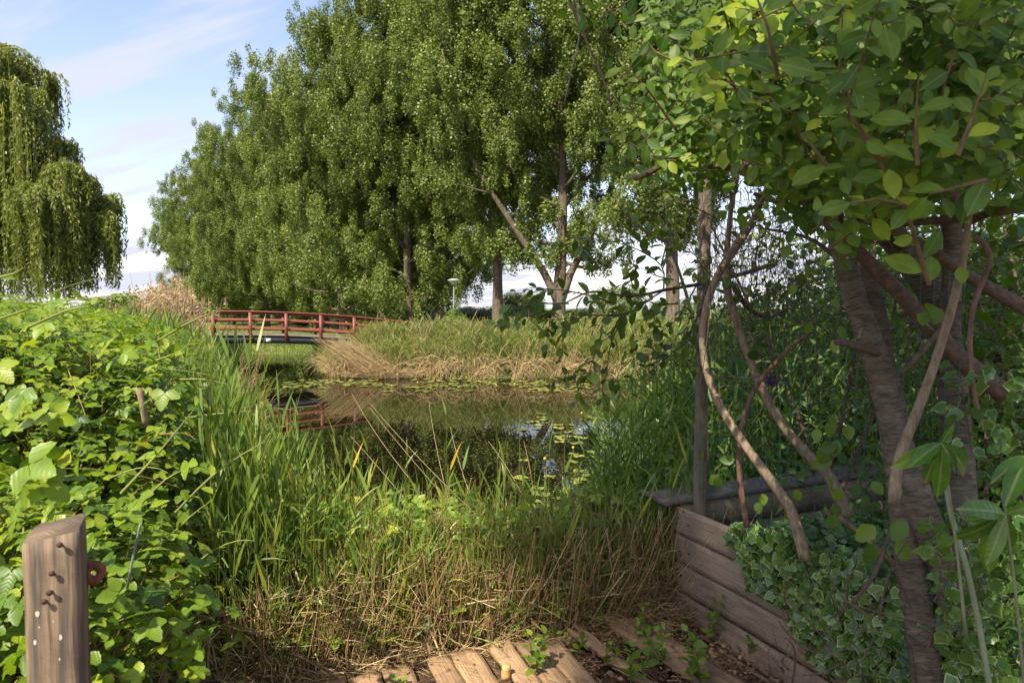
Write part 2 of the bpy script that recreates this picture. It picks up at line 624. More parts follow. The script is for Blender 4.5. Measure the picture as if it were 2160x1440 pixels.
def bark_mat(name, dark, light, su=3.0, sv=14.0, scale=3.0, bump=.6, dist=.01, lenticel=False):
    m, N, L, out = mat(name)
    st = N.new('ShaderNodeAttribute'); st.attribute_name = 'st'
    ge = N.new('ShaderNodeTexCoord')
    mp = N.new('ShaderNodeMapping')
    L.new(ge.outputs['Object'], mp.inputs['Vector'])
    mp.inputs['Scale'].default_value = (su, su, sv)
    n1 = N.new('ShaderNodeTexNoise'); n1.inputs['Scale'].default_value = scale; n1.inputs['Detail'].default_value = 7
    n1.inputs['Roughness'].default_value = .68; n1.inputs['Distortion'].default_value = .2
    L.new(mp.outputs[0], n1.inputs['Vector'])
    r = ramp(N, [(.3, dark), (.7, light)])
    L.new(n1.outputs['Fac'], r.inputs[0])
    col = r.outputs[0]
    hgt = n1.outputs['Fac']
    if lenticel:
        sp = N.new('ShaderNodeSeparateXYZ'); L.new(st.outputs['Vector'], sp.inputs[0])
        m2 = N.new('ShaderNodeMapping'); m2.inputs['Scale'].default_value = (5, 170, 1)
        L.new(st.outputs['Vector'], m2.inputs['Vector'])
        n2 = N.new('ShaderNodeTexNoise'); n2.inputs['Scale'].default_value = 1; n2.inputs['Detail'].default_value = 3
        L.new(m2.outputs[0], n2.inputs['Vector'])
        r2 = ramp(N, [(.55, (1, 1, 1)), (.66, (.42, .38, .36))]); L.new(n2.outputs['Fac'], r2.inputs[0])
        mx = N.new('ShaderNodeMix'); mx.data_type = 'RGBA'; mx.blend_type = 'MULTIPLY'; mx.inputs['Factor'].default_value = .9
        L.new(col, mx.inputs['A']); L.new(r2.outputs[0], mx.inputs['B'])
        col = mx.outputs['Result']
        ad = N.new('ShaderNodeMath'); ad.operation = 'MULTIPLY_ADD'
        L.new(n2.outputs['Fac'], ad.inputs[0]); ad.inputs[1].default_value = 1.2; L.new(n1.outputs['Fac'], ad.inputs[2])
        hgt = ad.outputs[0]
    p = N.new('ShaderNodeBsdfPrincipled'); p.inputs['Roughness'].default_value = .85
    p.inputs['Specular IOR Level'].default_value = .25
    L.new(col, p.inputs['Base Color'])
    bu = N.new('ShaderNodeBump'); bu.inputs['Strength'].default_value = bump; bu.inputs['Distance'].default_value = dist
    L.new(hgt, bu.inputs['Height']); L.new(bu.outputs[0], p.inputs['Normal'])
    L.new(p.outputs[0], out.inputs['Surface'])
    return m


def plain_mat(name, col, rough=.6, metal=0.0, var=.25, nscale=20, bump=.1, dirt=None):
    m, N, L, out = mat(name)
    tc = N.new('ShaderNodeTexCoord')
    n1 = N.new('ShaderNodeTexNoise'); n1.inputs['Scale'].default_value = nscale; n1.inputs['Detail'].default_value = 6
    n1.inputs['Roughness'].default_value = .65
    L.new(tc.outputs['Object'], n1.inputs['Vector'])
    lo = dirt if dirt else tuple(c * (1 - var) for c in col)
    r = ramp(N, [(.3, lo), (.62, col), (.8, tuple(min(1, c * (1 + var * .5)) for c in col))])
    L.new(n1.outputs['Fac'], r.inputs[0])
    p = N.new('ShaderNodeBsdfPrincipled'); p.inputs['Roughness'].default_value = rough; p.inputs['Metallic'].default_value = metal
    L.new(r.outputs[0], p.inputs['Base Color'])
    bu = N.new('ShaderNodeBump'); bu.inputs['Strength'].default_value = bump; bu.inputs['Distance'].default_value = .003
    L.new(n1.outputs['Fac'], bu.inputs['Height']); L.new(bu.outputs[0], p.inputs['Normal'])
    L.new(p.outputs[0], out.inputs['Surface'])
    return m


M_POP = leaf_mat('poplar_leaves', [(0, (0.068, 0.097, 0.025)), (.35, (0.121, 0.165, 0.037)), (.7, (0.182, 0.226, 0.055)), (1, (0.286, 0.308, 0.103))], .30, .42, 1.5, .28)
M_WIL = leaf_mat('willow_leaves', [(0, (0.084, 0.118, 0.024)), (.5, (0.168, 0.207, 0.044)), (1, (0.300, 0.291, 0.060))], .35, .45, 1.4)
M_REED = leaf_mat('reed_leaves', [(0, (0.060, 0.115, 0.024)), (.45, (0.126, 0.202, 0.037)), (.8, (0.215, 0.269, 0.045)), (.92, (0.445, 0.363, 0.066)), (1, (0.625, 0.404, 0.074))], .35, .42, 1.4)
M_REEDB = leaf_mat('shore_reed_leaves', [(0, (0.074, 0.121, 0.030)), (.45, (0.155, 0.201, 0.044)), (.8, (0.270, 0.276, 0.068)), (1, (0.486, 0.356, 0.096))], .33, .5, 1.3)
M_STRAW = leaf_mat('dry_reed_straw', [(0, (0.146, 0.085, 0.038)), (.35, (0.329, 0.213, 0.098)), (.7, (0.525, 0.378, 0.190)), (1, (0.732, 0.573, 0.322))], .16, .65, 1.0, .2)
M_PLUME = leaf_mat('reed_plumes', [(0, (.30, .19, .12)), (1, (.60, .44, .32))], .3, .8, 1.0, .1)
M_BRAM = leaf_mat('bramble_leaves', [(0, (0.034, 0.077, 0.012)), (.35, (0.082, 0.151, 0.013)), (.7, (0.174, 0.256, 0.018)), (.92, (0.278, 0.327, 0.026)), (1, (0.394, 0.339, 0.037))], .36, .42, 1.5, .4, veins=.10)
M_SHOOT = leaf_mat('bramble_shoots', [(0, (.12, .13, .035)), (.6, (.22, .25, .06)), (1, (.32, .16, .07))], .1, .5, 1.0)
M_CHER = leaf_mat('cherry_leaves', [(0, (.032, .080, .012)), (.4, (.078, .150, .018)), (.75, (.150, .230, .024)), (1, (.33, .40, .022))], .42, .45, 1.7, .28, veins=.07, rib=.5)
M_APPLE = leaf_mat('apple_leaves', [(0, (0.048, 0.086, 0.014)), (.5, (0.092, 0.149, 0.024)), (.9, (0.169, 0.234, 0.032)), (1, (0.506, 0.312, 0.040))], .34, .42, 1.4, .4)
M_UNDER = leaf_mat('undergrowth_leaves', [(0, (0.036, 0.082, 0.012)), (.5, (0.085, 0.158, 0.017)), (1, (0.196, 0.273, 0.024))], .36, .42, 1.5, .4)
M_NETTLE = leaf_mat('nettle_leaves', [(0, (0.053, 0.106, 0.015)), (.5, (0.112, 0.188, 0.022)), (1, (0.240, 0.300, 0.028))], .36, .45, 1.5, .35)
M_IVY = leaf_mat('variegated_ivy_leaves', [(0, (.050, .115, .022)), (.4, (.120, .215, .038)), (.7, (.20, .29, .09)), (1, (.42, .46, .26))], .25, .30, 1.2, .5)
M_LAUREL = leaf_mat('laurel_leaves', [(0, (.035, .095, .014)), (.6, (.075, .165, .018)), (1, (.15, .24, .03))], .36, .26, 1.6, .45, veins=.12, rib=.6)
M_BUSH = leaf_mat('bush_leaves', [(0, (.060, .100, .022)), (.5, (.120, .180, .030)), (1, (.20, .26, .05))], .33, .5, 1.3)
M_PALE = leaf_mat('pale_willow_bush_leaves', [(0, (.10, .13, .060)), (.5, (.17, .21, .105)), (1, (.27, .30, .17))], .28, .6, 1.2)
M_GRASS = leaf_mat('grass_blades', [(0, (.055, .100, .020)), (.5, (.120, .180, .030)), (1, (.26, .28, .07))], .35, .5, 1.3)
M_PAD = leaf_mat('lily_pad_leaf', [(0, (.085, .125, .028)), (.5, (.165, .205, .040)), (1, (.30, .29, .065))], .05, .28, 1.0, .6)
M_YEL = plain_mat('yellow_petals', (.75, .52, .03), .5)
M_PURP = leaf_mat('allium_florets', [(0, (.09, .035, .14)), (1, (.24, .10, .30))], .3, .6, 1.2)
M_LITTER = leaf_mat('dead_leaf_litter', [(0, (.055, .030, .018)), (.5, (.15, .085, .045)), (1, (.32, .21, .12))], .1, .8, 1.0, .15)

M_BARK = bark_mat('poplar_bark', (.060, .045, .032), (.175, .138, .098), 5, 1.6, 1.6, .9, .06)
M_CBARK = bark_mat('cherry_bark', (.050, .040, .027), (.200, .162, .110), 9, 22, 2.0, .7, .006, lenticel=True)
M_TWIG = bark_mat('twig_bark', (.050, .034, .024), (.155, .110, .075), 20, 20, 2, .4, .002)
M_RTWIG = bark_mat('red_twig_bark', (.13, .055, .030), (.30, .155, .085), 20, 20, 2, .4, .002)
M_PVINE = bark_mat('reddish_vine_bark', (.075, .040, .028), (.22, .135, .095), 25, 12, 2, .5, .003)
M_STWIG = bark_mat('shoot_bark', (.075, .055, .025), (.20, .125, .06), 20, 20, 2, .4, .002)
M_GSTEM = plain_mat('pale_green_stem', (.20, .25, .13), .5)
M_VINE = bark_mat('vine_bark', (.120, .085, .052), (.340, .255, .165), 30, 10, 2, .6, .003)
M_DECK = wood_mat('deck_board_wood', (.090, .056, .030), (.420, .275, .155), 1.0, stain=.8)
M_GREY = wood_mat('grey_weathered_wood', (.120, .090, .062), (.350, .268, .185), 1.0, stain=.65)
M_CAP = wood_mat('cap_board_wood', (.075, .062, .054), (.180, .150, .130), 1.0, stain=.6)
M_GPOST = wood_mat('grey_post_wood', (.100, .078, .056), (.275, .218, .158), 1.0, stain=.6)
M_POST = wood_mat('post_wood', (.085, .060, .036), (.310, .225, .145), 1.3, stain=.85, streak=True)
M_RED = plain_mat('red_bridge_paint', (.200, .048, .026), .55, var=.25, nscale=6)
M_GIRD = plain_mat('dark_girder_paint', (.030, .031, .036), .5, var=.4, nscale=4)
M_PLANK = plain_mat('bridge_deck_planking', (.19, .155, .115), .8, var=.3, nscale=9)
M_WHITE = plain_mat('white_plate', (.80, .80, .78), .4, var=.06)
M_SPOT = plain_mat('pale_spot', (.52, .47, .40), .8, var=.2)
M_RUST = plain_mat('rusty_iron', (.27, .095, .050), .8, .2, var=.5, nscale=60, bump=.4, dirt=(.10, .035, .02))
M_NAIL = plain_mat('rusty_nail_iron', (.075, .030, .022), .75, .3, var=.5, nscale=200, bump=.3)
M_MESH = plain_mat('green_plastic_wire', (.012, .13, .10), .4, var=.2)
M_LAMP = plain_mat('grey_lamp_shade', (.36, .37, .36), .4, var=.1)
M_POLE = plain_mat('grey_green_lamp_pole', (.15, .17, .16), .5, var=.1)
M_CUT = plain_mat('fresh_cut_wood', (.62, .36, .13), .7, var=.3, nscale=30)
M_FLUFF = plain_mat('white_fluff', (.75, .75, .70), .9, var=.05)


def water_mat():
    m, N, L, out = mat('pond_water')
    tc = N.new('ShaderNodeTexCoord')
    n1 = N.new('ShaderNodeTexNoise'); n1.inputs['Scale'].default_value = 1.6; n1.inputs['Detail'].default_value = 4
    mp = N.new('ShaderNodeMapping'); mp.inputs['Scale'].default_value = (1, .6, 1)
    L.new(tc.outputs['Object'], mp.inputs['Vector']); L.new(mp.outputs[0], n1.inputs['Vector'])
    bu = N.new('ShaderNodeBump'); bu.inputs['Strength'].default_value = .02; bu.inputs['Distance'].default_value = .03
    L.new(n1.outputs['Fac'], bu.inputs['Height'])
    p = N.new('ShaderNodeBsdfPrincipled')
    p.inputs['Base Color'].default_value = (.006, .005, .003, 1)
    p.inputs['Roughness'].default_value = .015
    p.inputs['IOR'].default_value = 1.5
    p.inputs['Specular IOR Level'].default_value = .62
    L.new(bu.outputs[0], p.inputs['Normal'])
    L.new(p.outputs[0], out.inputs['Surface'])
    return m


def ground_mat():
    m, N, L, out = mat('ground_soil_and_grass')
    ge = N.new('ShaderNodeNewGeometry')
    sp = N.new('ShaderNodeSeparateXYZ'); L.new(ge.outputs['Position'], sp.inputs[0])
    n1 = N.new('ShaderNodeTexNoise'); n1.inputs['Scale'].default_value = 14; n1.inputs['Detail'].default_value = 8
    L.new(ge.outputs['Position'], n1.inputs['Vector'])
    soil = ramp(N, [(.3, (.035, .022, .014)), (.5, (.085, .055, .035)), (.7, (.17, .115, .070))])
    L.new(n1.outputs['Fac'], soil.inputs[0])
    n2 = N.new('ShaderNodeTexNoise'); n2.inputs['Scale'].default_value = .35; n2.inputs['Detail'].default_value = 6
    L.new(ge.outputs['Position'], n2.inputs['Vector'])
    gr = ramp(N, [(.3, (.075, .115, .026)), (.5, (.14, .175, .045)), (.7, (.23, .235, .08))])
    L.new(n2.outputs['Fac'], gr.inputs[0])
    mr = N.new('ShaderNodeMapRange'); mr.inputs['From Min'].default_value = 9; mr.inputs['From Max'].default_value = 20
    L.new(sp.outputs['Y'], mr.inputs['Value'])
    mx = N.new('ShaderNodeMix'); mx.data_type = 'RGBA'
    L.new(mr.outputs[0], mx.inputs['Factor']); L.new(soil.outputs[0], mx.inputs['A']); L.new(gr.outputs[0], mx.inputs['B'])
    p = N.new('ShaderNodeBsdfPrincipled'); p.inputs['Roughness'].default_value = .95
    p.inputs['Specular IOR Level'].default_value = .1
    L.new(mx.outputs['Result'], p.inputs['Base Color'])
    bu = N.new('ShaderNodeBump'); bu.inputs['Strength'].default_value = .8; bu.inputs['Distance'].default_value = .03
    L.new(n1.outputs['Fac'], bu.inputs['Height']); L.new(bu.outputs[0], p.inputs['Normal'])
    L.new(p.outputs[0], out.inputs['Surface'])
    return m


M_WATER = water_mat()
M_GROUND = ground_mat()

# ------------------------------------------------------------------ terrain and pond
WZ = -1.25
POND = np.array([(-2.0, 6.2), (0.2, 5.7), (2.0, 6.0), (3.2, 8.0), (5.2, 11), (9, 15), (16, 19), (26, 24), (28, 27.0), (18, 28.0), (9, 27.4), (3, 28.2),
                 (-2, 27.6), (-7.2, 28.2), (-8.4, 30.5), (-10.2, 35), (-11.5, 41.5), (-22, 43.5), (-19, 37), (-14.0, 31),
                 (-10.9, 26.5), (-8.0, 20.5), (-5.2, 15.0), (-3.4, 10)])


def sdf(x, y):
    """positive outside the pond"""
    x = np.asarray(x, float); y = np.asarray(y, float)
    d = np.full(x.shape, 1e9); ins = np.zeros(x.shape, bool)
    n = len(POND)
    for i in range(n):
        ax, ay = POND[i]; bx, by = POND[(i + 1) % n]
        ex, ey = bx - ax, by - ay
        t = np.clip(((x - ax) * ex + (y - ay) * ey) / (ex * ex + ey * ey), 0, 1)
        d = np.minimum(d, np.hypot(x - ax - t * ex, y - ay - t * ey))
        c = ((ay > y) != (by > y)) & (x < (bx - ax) * (y - ay) / ((by - ay) if by != ay else 1e-9) + ax)
        ins ^= c
    return np.where(ins, -d, d)


def sm(a, b, x):
    t = np.clip((x - a) / (b - a), 0, 1)
    return t * t * (3 - 2 * t)


def gz(x, y):
    d = sdf(x, y)
    d = d + .18 * np.sin(x * 1.7 + y * .6) * np.cos(y * 1.3)
    low = sm(2.0, 9.0, -x) * sm(34, 40, y)
    z = WZ - .9 * sm(0, 1.6, -d) + (1.18 - .78 * low) * sm(0, 2.3, d) + .04 * np.sin(x * 2.1) * np.sin(y * 1.7)
    return z


def ground():
    xs = np.concatenate([-np.geomspace(700, 24, 26), np.linspace(-23, 32, 200), np.geomspace(33, 700, 26)])
    ys = np.concatenate([[-60, -30, -15, -8, -5], np.linspace(-3, 46, 200), np.geomspace(47, 2200, 40)])
    X, Y = np.meshgrid(xs, ys)
    Z = gz(X, Y)
    v = np.stack([X.ravel(), Y.ravel(), Z.ravel()], 1)
    nx, ny = len(xs), len(ys)
    i = np.arange(ny - 1)[:, None] * nx + np.arange(nx - 1)[None, :]
    f = np.stack([i, i + 1, i + nx + 1, i + nx], -1).reshape(-1)
    mb = MB(); mb.add(v, f, np.full((nx - 1) * (ny - 1), 4))
    tag(mb.build('ground', M_GROUND, smooth=True), 'grassy banks and brown soil around the pond', kind='structure')


ground()
mb = MB()
mb.add([(-26, 4.5, WZ), (34, 4.5, WZ), (34, 46, WZ), (-26, 46, WZ)], [0, 1, 2, 3], [4])
tag(mb.build('water', M_WATER), 'dark still pond water mirroring the reeds', kind='structure')


def pts_where(n, x0, x1, y0, y1, cond):
    """random ground points inside a region; cond(x, y, d) picks"""
    out = []
    got = 0
    while got < n:
        x = rng.uniform(x0, x1, n * 3); y = rng.uniform(y0, y1, n * 3)
        k = cond(x, y, sdf(x, y))
        x, y = x[k], y[k]
        out.append(np.stack([x, y, gz(x, y)], 1)); got += len(x)
        if len(x) == 0:
            break
    return np.concatenate(out)[:n]


def lump(x, y, s, seed=0):
    """smooth 0..1 patchiness"""
    return .5 + .25 * (np.sin(x * s + seed) * np.cos(y * s * 1.3 - seed) + np.sin(x * s * 2.3 + y * s + seed * 3) * .8 + .5 * np.sin(x * s * 5.1 - y * 3 * s + seed))


# ------------------------------------------------------------------ reeds
def reed_plants(leafmb, stalkmb, pts, h, nleaf=6, leafL=.38, wid=.016, tint=(.2, .7), lean=.10, stalk_tint=.55, segs=4, leanto=None, droop=(.15, .95)):
    n = len(pts)
    h = np.broadcast_to(h, (n,)) * rng.uniform(.72, 1.12, n)
    a = rng.uniform(0, 2 * np.pi, n)
    off = np.stack([np.cos(a), np.sin(a), np.zeros(n)], 1) * (rng.exponential(lean, n) * h)[:, None]
    if leanto is not None:
        off = off + leanto
    top = pts + off + np.array([0, 0, 1.0]) * h[:, None]
    mid = pts + off * .25 + np.array([0, 0, .55]) * h[:, None]
    ti = rng.uniform(*tint, n)
    stems(stalkmb, pts, mid, top, wid * .24, segs=3, sides=3, tint=stalk_tint + ti * .15)
    for k in range(nleaf):
        t = (.30 + .70 * (k + rng.uniform(0, 1, n)) / nleaf)[:, None]
        b = pts * (1 - t) ** 2 + 2 * mid * t * (1 - t) + top * t ** 2
        az = rng.uniform(0, 2 * np.pi, n)
        up = rng.uniform(.9, 2.6, n) + (1.2 if droop[1] < .9 else 0)
        d = np.stack([np.cos(az), np.sin(az), up], 1)
        L = leafL * rng.uniform(.6, 1.25, n) * (1.1 - .25 * t[:, 0])
        blades(leafmb, b, d, L, wid * rng.uniform(.8, 1.3, n), rng.uniform(*droop, n) ** 1.3, segs=segs,
               tint=np.clip(ti + rng.normal(0, .10, n), 0, .86 + .14 * (rng.random(n) < .03)))


def stuff(mb, name, m, label, cat):
    return tag(mb.build(name, m), label, cat, kind='stuff')


# --- far bank reed bed
def far_reeds():
    lf, st = MB(), MB()
    p = pts_where(7200, -9.5, 24, 27, 33.5, lambda x, y, d: (d > -.25) & (d < 3.6) & (y > 27) & (x > -7.8 + (y - 28) * -.6))
    gr = lump(p[:, 0], p[:, 1], .9, 2)
    hz = 1.55 * (0.78 + .36 * gr) + .25 * (sdf(p[:, 0], p[:, 1]) < .8) - np.clip(sdf(p[:, 0], p[:, 1]), 0, 3) * .16
    hz = hz * np.clip(.60 + (p[:, 0] + 8) * .07, .60, 1)
    reed_plants(lf, st, p, hz, 6, .50, .030, (.15, .85), .10, .5, 3)
    stuff(lf, 'reed_bed_leaves', M_REEDB, 'tall green reeds lining the far side of the pond', 'reeds')
    # straw: standing dry stalks, tan feathery tops, and broken stalks arching over the water
    ds = MB()
    p = pts_where(3600, -8.6, 24, 27, 31.5, lambda x, y, d: (d > -.45) & (d < 2.0) & (y > 27) & (lump(x, y, 1.5, 5) + .25 * rng.random(x.shape) > .62) & (x > -7.6))
    n = len(p)
    h = rng.uniform(.5, 1.0, n) + .95 * rng.random(n) ** 2
    a = rng.uniform(0, 6.28, n)
    top = p + np.stack([np.cos(a) * .35 * h, np.sin(a) * .3 * h - .10, h], 1)
    mid = p + np.stack([np.cos(a) * .05, np.sin(a) * .05, h * .6], 1)
    stems(ds, p, mid, top, .009, 3, 3, rng.uniform(.3, 1, n))
    # arching broken stalks
    p = pts_where(2500, -8.2, 22, 27, 29.5, lambda x, y, d: (d > -.5) & (d < 1.1) & (y > 27) & (lump(x, y, 1.5, 5) + .35 * rng.random(x.shape) > .68))
    n = len(p)
    a = rng.uniform(2.6, 6.8, n)
    L = rng.uniform(.5, 1.5, n)
    mid = p + np.stack([np.cos(a) * L * .3, np.sin(a) * L * .3, L * rng.uniform(.8, 1.3, n)], 1)
    end = p + np.stack([np.cos(a) * L, np.sin(a) * L * .7, L * rng.uniform(.1, .55, n)], 1)
    end[:, 2] = np.maximum(end[:, 2], WZ + .02)
    stems(ds, p, mid, end, .0105, 5, 3, rng.uniform(.35, 1, n))
    # fan of straw by the end of the bridge
    n = 560
    b = np.stack([rng.normal(-5.2, .40, n), rng.uniform(27.6, 28.6, n), np.full(n, WZ + .02)], 1)
    f = rng.uniform(0, 1, n)
    end = b + np.stack([-.3 - 1.9 * f + rng.normal(0, .22, n), rng.normal(-.3, .35, n), .3 + 1.35 * f + rng.normal(0, .18, n)], 1)
    mid = b * .45 + end * .55 + np.array([.1, 0, -.12]) + rng.normal(0, .08, (n, 3))
    stems(ds, b, mid, end, .010, 4, 3, rng.uniform(.35, 1, n))
    n = 700
    b = np.stack([rng.uniform(-6.9, -3.6, n), rng.uniform(27.5, 28.3, n), np.full(n, WZ + .03)], 1)
    an = rng.uniform(0, 6.28, n)
    L = rng.uniform(.3, .8, n)
    end = b + np.stack([np.cos(an) * L, np.sin(an) * L * .6, rng.uniform(.02, .4, n)], 1)
    stems(ds, b, (b + end) / 2 + np.array([0, 0, .25]), end, .009, 4, 3, rng.uniform(.3, 1, n))
    stuff(ds, 'dry_reed_stalks', M_STRAW, 'tan dry broken reed stalks along the far waterline', 'dry reeds')
    stuff(st, 'reed_bed_stalks', M_REEDB, 'thin green reed stalks in the far reed bed', 'reeds')


far_reeds()


# --- left bank reed bed, running away to the bridge
def left_reeds():
    lf, st, ds, pl = MB(), MB(), MB(), MB()
    side = lambda x, y, d: (x < -1.9) & (x < -.30 * y) & (y > 5)
    p1 = pts_where(2600, -9, -1.9, 5.2, 13, lambda x, y, d: side(x, y, d) & (d > -.3) & (d < 3.4) & (x < -.40 * y))
    sil = lambda q: EYE[2] - (np.interp(1080 + F * q[:, 0] / q[:, 1], [300, 380, 430, 470, 500, 530, 560, 600, 650], [648, 662, 700, 745, 800, 845, 890, 930, 960]) - 650) / F * q[:, 1]
    reed_plants(lf, st, p1, np.clip(sil(p1) - .30 - p1[:, 2], .4, 1.9), 7, .36, .022, (.2, .8), .04, droop=(.05, .6))
    p2 = pts_where(3600, -22, -4, 13, 36, lambda x, y, d: side(x, y, d) & (d > -.2) & (d < 3.6) & (x < -.405 * y))
    reed_plants(lf, st, p2, np.clip(sil(p2) - .30 - p2[:, 2], .4, 1.9), 6, .46, .026, (.1, .75), .08, segs=3)
    # plateau reeds farther left behind the brambles
    p3 = pts_where(1500, -14, -5, 8, 15, lambda x, y, d: (d > 2.2) & (d < 7) & (x < -.45 * y))
    reed_plants(lf, st, p3, 1.32, 6, .45, .022, (.0, .45), .06)
    stuff(lf, 'left_bank_reed_leaves', M_REED, 'blue-green reeds crowding the left bank of the pond', 'reeds')
    stuff(st, 'left_bank_reed_stalks', M_REED, 'thin green reed stalks on the left bank', 'reeds')
    # tan stalks with plumes
    n = 420
    px = rng.normal(338, 34, n); D = rng.uniform(11.5, 14, n)
    X = (px - 1080) / F * D
    b = np.stack([X, D, gz(X, D)], 1)
    topy = rng.normal(622, 18, n) + np.abs(px - 340) * .25
    tz = EYE[2] + (650 - topy) / F * D
    top = np.stack([X + rng.normal(.12, .16, n), D + rng.normal(0, .1, n), tz], 1)
    mid = (b + top) / 2 + rng.normal(0, .06, (n, 3))
    stems(ds, b, mid, top, .0065, 4, 3, rng.uniform(.5, 1, n))
    tops = [top]
    # a few tall singles
    for q, (a, c, e) in enumerate([(310, 595, 12), (365, 578, 12), (387, 572, 12), (398, 575, 12), (425, 628, 12), (440, 625, 12), (300, 640, 9), (210, 655, 9)]):
        t = P(a, c, e); bb = np.array([t[0] - .08, e, gz(t[0], np.array(e * 1.0))])
        stems(ds, [bb], [(bb + t) / 2 + [.03, 0, 0]], [t], .006, 4, 3, .8)
        tops.append(t[None])
    # bent stalks on the water's edge
    n = 260
    px = rng.normal(490, 26, n); D = rng.uniform(10, 13.5, n); X = (px - 1080) / F * D
    b = np.stack([X, D, np.maximum(gz(X, D), WZ)], 1)
    an = rng.uniform(-.9, 1.2, n); h = rng.uniform(.5, 1.5, n)
    top = b + np.stack([np.sin(an) * h * .8, rng.normal(0, .2, n), np.abs(np.cos(an)) * h], 1)
    mid = b + np.stack([np.sin(an) * h * .05, np.zeros(n), h * .6], 1)
    stems(ds, b, mid, top, .006, 4, 3, rng.uniform(.3, 1, n))
    k = rng.random(n) < .25
    tops.append(top[k])
    # bent and kinked lone stalks over the water near (520, 780)
    for q in range(26):
        a0 = P(rng.uniform(470, 540), rng.uniform(820, 870), 12)
        a1 = P(rng.uniform(480, 570), rng.uniform(700, 800), 12)
        stems(ds, [a0], [(a0 + a1) / 2 + rng.normal(0, .12, 3)], [a1], .005, 4, 3, .7)
    tp = np.concatenate(tops)
    tp = tp[rng.random(len(tp)) < .5]
    for c in range(13):
        s = rng.uniform(0, .20, len(tp))
        pos = tp + np.stack([rng.normal(.02, .012, len(tp)) + s * .18, rng.normal(0, .012, len(tp)), -s], 1)
        d = np.stack([rng.normal(.5, .5, len(tp)), rng.normal(0, .5, len(tp)), rng.uniform(.2, 1.2, len(tp))], 1)
        pl.inst(SLIM4, frames(d, rdir(len(tp)), .16, rng.uniform(.04, .09, len(tp)), .1), pos, rng.uniform(.1, 1, len(tp)))
    stuff(ds, 'dry_reed_stalks', M_STRAW, 'pale dry reed stalks rising from the left bank', 'dry reeds')
    stuff(pl, 'reed_plumes', M_PLUME, 'feathery pinkish tan reed plumes left of the red bridge', 'reed plumes')


left_reeds()


# --- grass on the banks beyond the bridge and meadow on the right
def far_grass():
    g = MB()
    p = pts_where(9000, -24, -6, 41, 50, lambda x, y, d: (d > -.2) & (d < 6))
    n = len(p)
    blades(g, p, rdir(n) * .5 + [0, 0, 1.3], rng.uniform(.25, .7, n), .035, rng.uniform(.1, .6, n), 2, rng.uniform(.2, 1, n))
    p = pts_where(9000, -8, 40, 31, 46, lambda x, y, d: (d > 2.5))
    n = len(p)
    blades(g, p, rdir(n) * .5 + [0, 0, 1.3], rng.uniform(.15, .5, n), .035, rng.uniform(.1, .6, n), 2, np.clip(rng.normal(.5, .25, n), 0, 1))
    p = pts_where(9000, -50, 0, 46, 90, lambda x, y, d: d > 0)
    n = len(p)
    blades(g, p, rdir(n) * .5 + [0, 0, 1.3], rng.uniform(.15, .4, n), .05, rng.uniform(.1, .6, n), 2, rng.uniform(.1, .9, n))
    stuff(g, 'meadow_grass', M_GRASS, 'sunlit meadow grass beyond the red bridge and behind the reeds', 'grass')


far_grass()

# ------------------------------------------------------------------ footbridge
BU = np.array([math.cos(R(22)), math.sin(R(22)), 0]); BN = np.array([-BU[1], BU[0], 0]); BZ = np.array([0, 0, 1.0])
B0 = np.array([-11.5, 30.0, 0])


def bpt(t, off, z):
    return B0 + BU * t + BN * off + BZ * z


def btop(t):
    return 1.50 - .0077 * (t + 1.3) ** 2


def footbridge():
    root = empty('red_footbridge', tuple(bpt(-1.3, 1.1, WZ)), 'arched footbridge with red wooden railings and a black girder over the water', 'bridge')
    inv = np.array(root.location)
    t0, t1 = -11.8, 9.2
    ts = np.linspace(t0, t1, 43)

    def strip(name, m, off0, off1, zlo, zhi, tint=.5):
        mb = MB()
        V = []
        for t in ts:
            zt = btop(t)
            V += [bpt(t, off0, zt + zlo), bpt(t, off1, zt + zlo), bpt(t, off1, zt + zhi), bpt(t, off0, zt + zhi)]
        f = []
        for i in range(len(ts) - 1):
            for k in range(4):
                k2 = (k + 1) % 4
                f += [i * 4 + k, (i + 1) * 4 + k, (i + 1) * 4 + k2, i * 4 + k2]
        tot = [4] * ((len(ts) - 1) * 4)
        f += [0, 1, 2, 3]; tot.append(4)
        e = (len(ts) - 1) * 4
        f += [e + 3, e + 2, e + 1, e]; tot.append(4)
        mb.add(V, f, tot, tint)
        return mb.build(name, m, root, loc=inv)
    W2 = 2.25
    for o0 in (0.0, W2):
        s = 1 if o0 == 0 else -1
        strip('girder', M_GIRD, o0 + .01 * s, o0 + .16 * s, -1.42, -1.10)
        strip('handrail', M_RED, o0 - .07, o0 + .07, -.06, .0)
        strip('top_rail', M_RED, o0 + .035 * s, o0 + .08 * s, -.17, -.062)
        strip('middle_rail', M_RED, o0 + .035 * s, o0 + .08 * s, -.47, -.36)
        strip('bottom_rail', M_RED, o0 + .035 * s, o0 + .08 * s, -.85, -.74)
        for i in range(14):
            t = -10.5 + i * 1.5
            if t > t1: continue
            mb = MB()
            zt = btop(t)
            zb = zt - 1.40 if o0 == 0 else zt - 1.09
            c = bpt(t, o0 - .028 * s, (zt - .062 + zb) / 2)
            box(mb, c, BU * .068, BN * .034, BZ * (zt - .062 - zb) / 2)
            mb.build('railing_post', M_RED, root, loc=inv)
    strip('deck', M_PLANK, -.04, W2 + .04, -1.098, -1.03)
    mb = MB()
    box(mb, bpt(.74, -.005, btop(.74) - 1.28), BU * .10, BN * .006, BZ * .075)
    p = mb.build('number_plate', M_WHITE, root, loc=inv)
    p['label'] = 'small white plate on the black girder'


footbridge()


# ------------------------------------------------------------------ trees
def fix_parent(o, parent):
    o.parent = parent


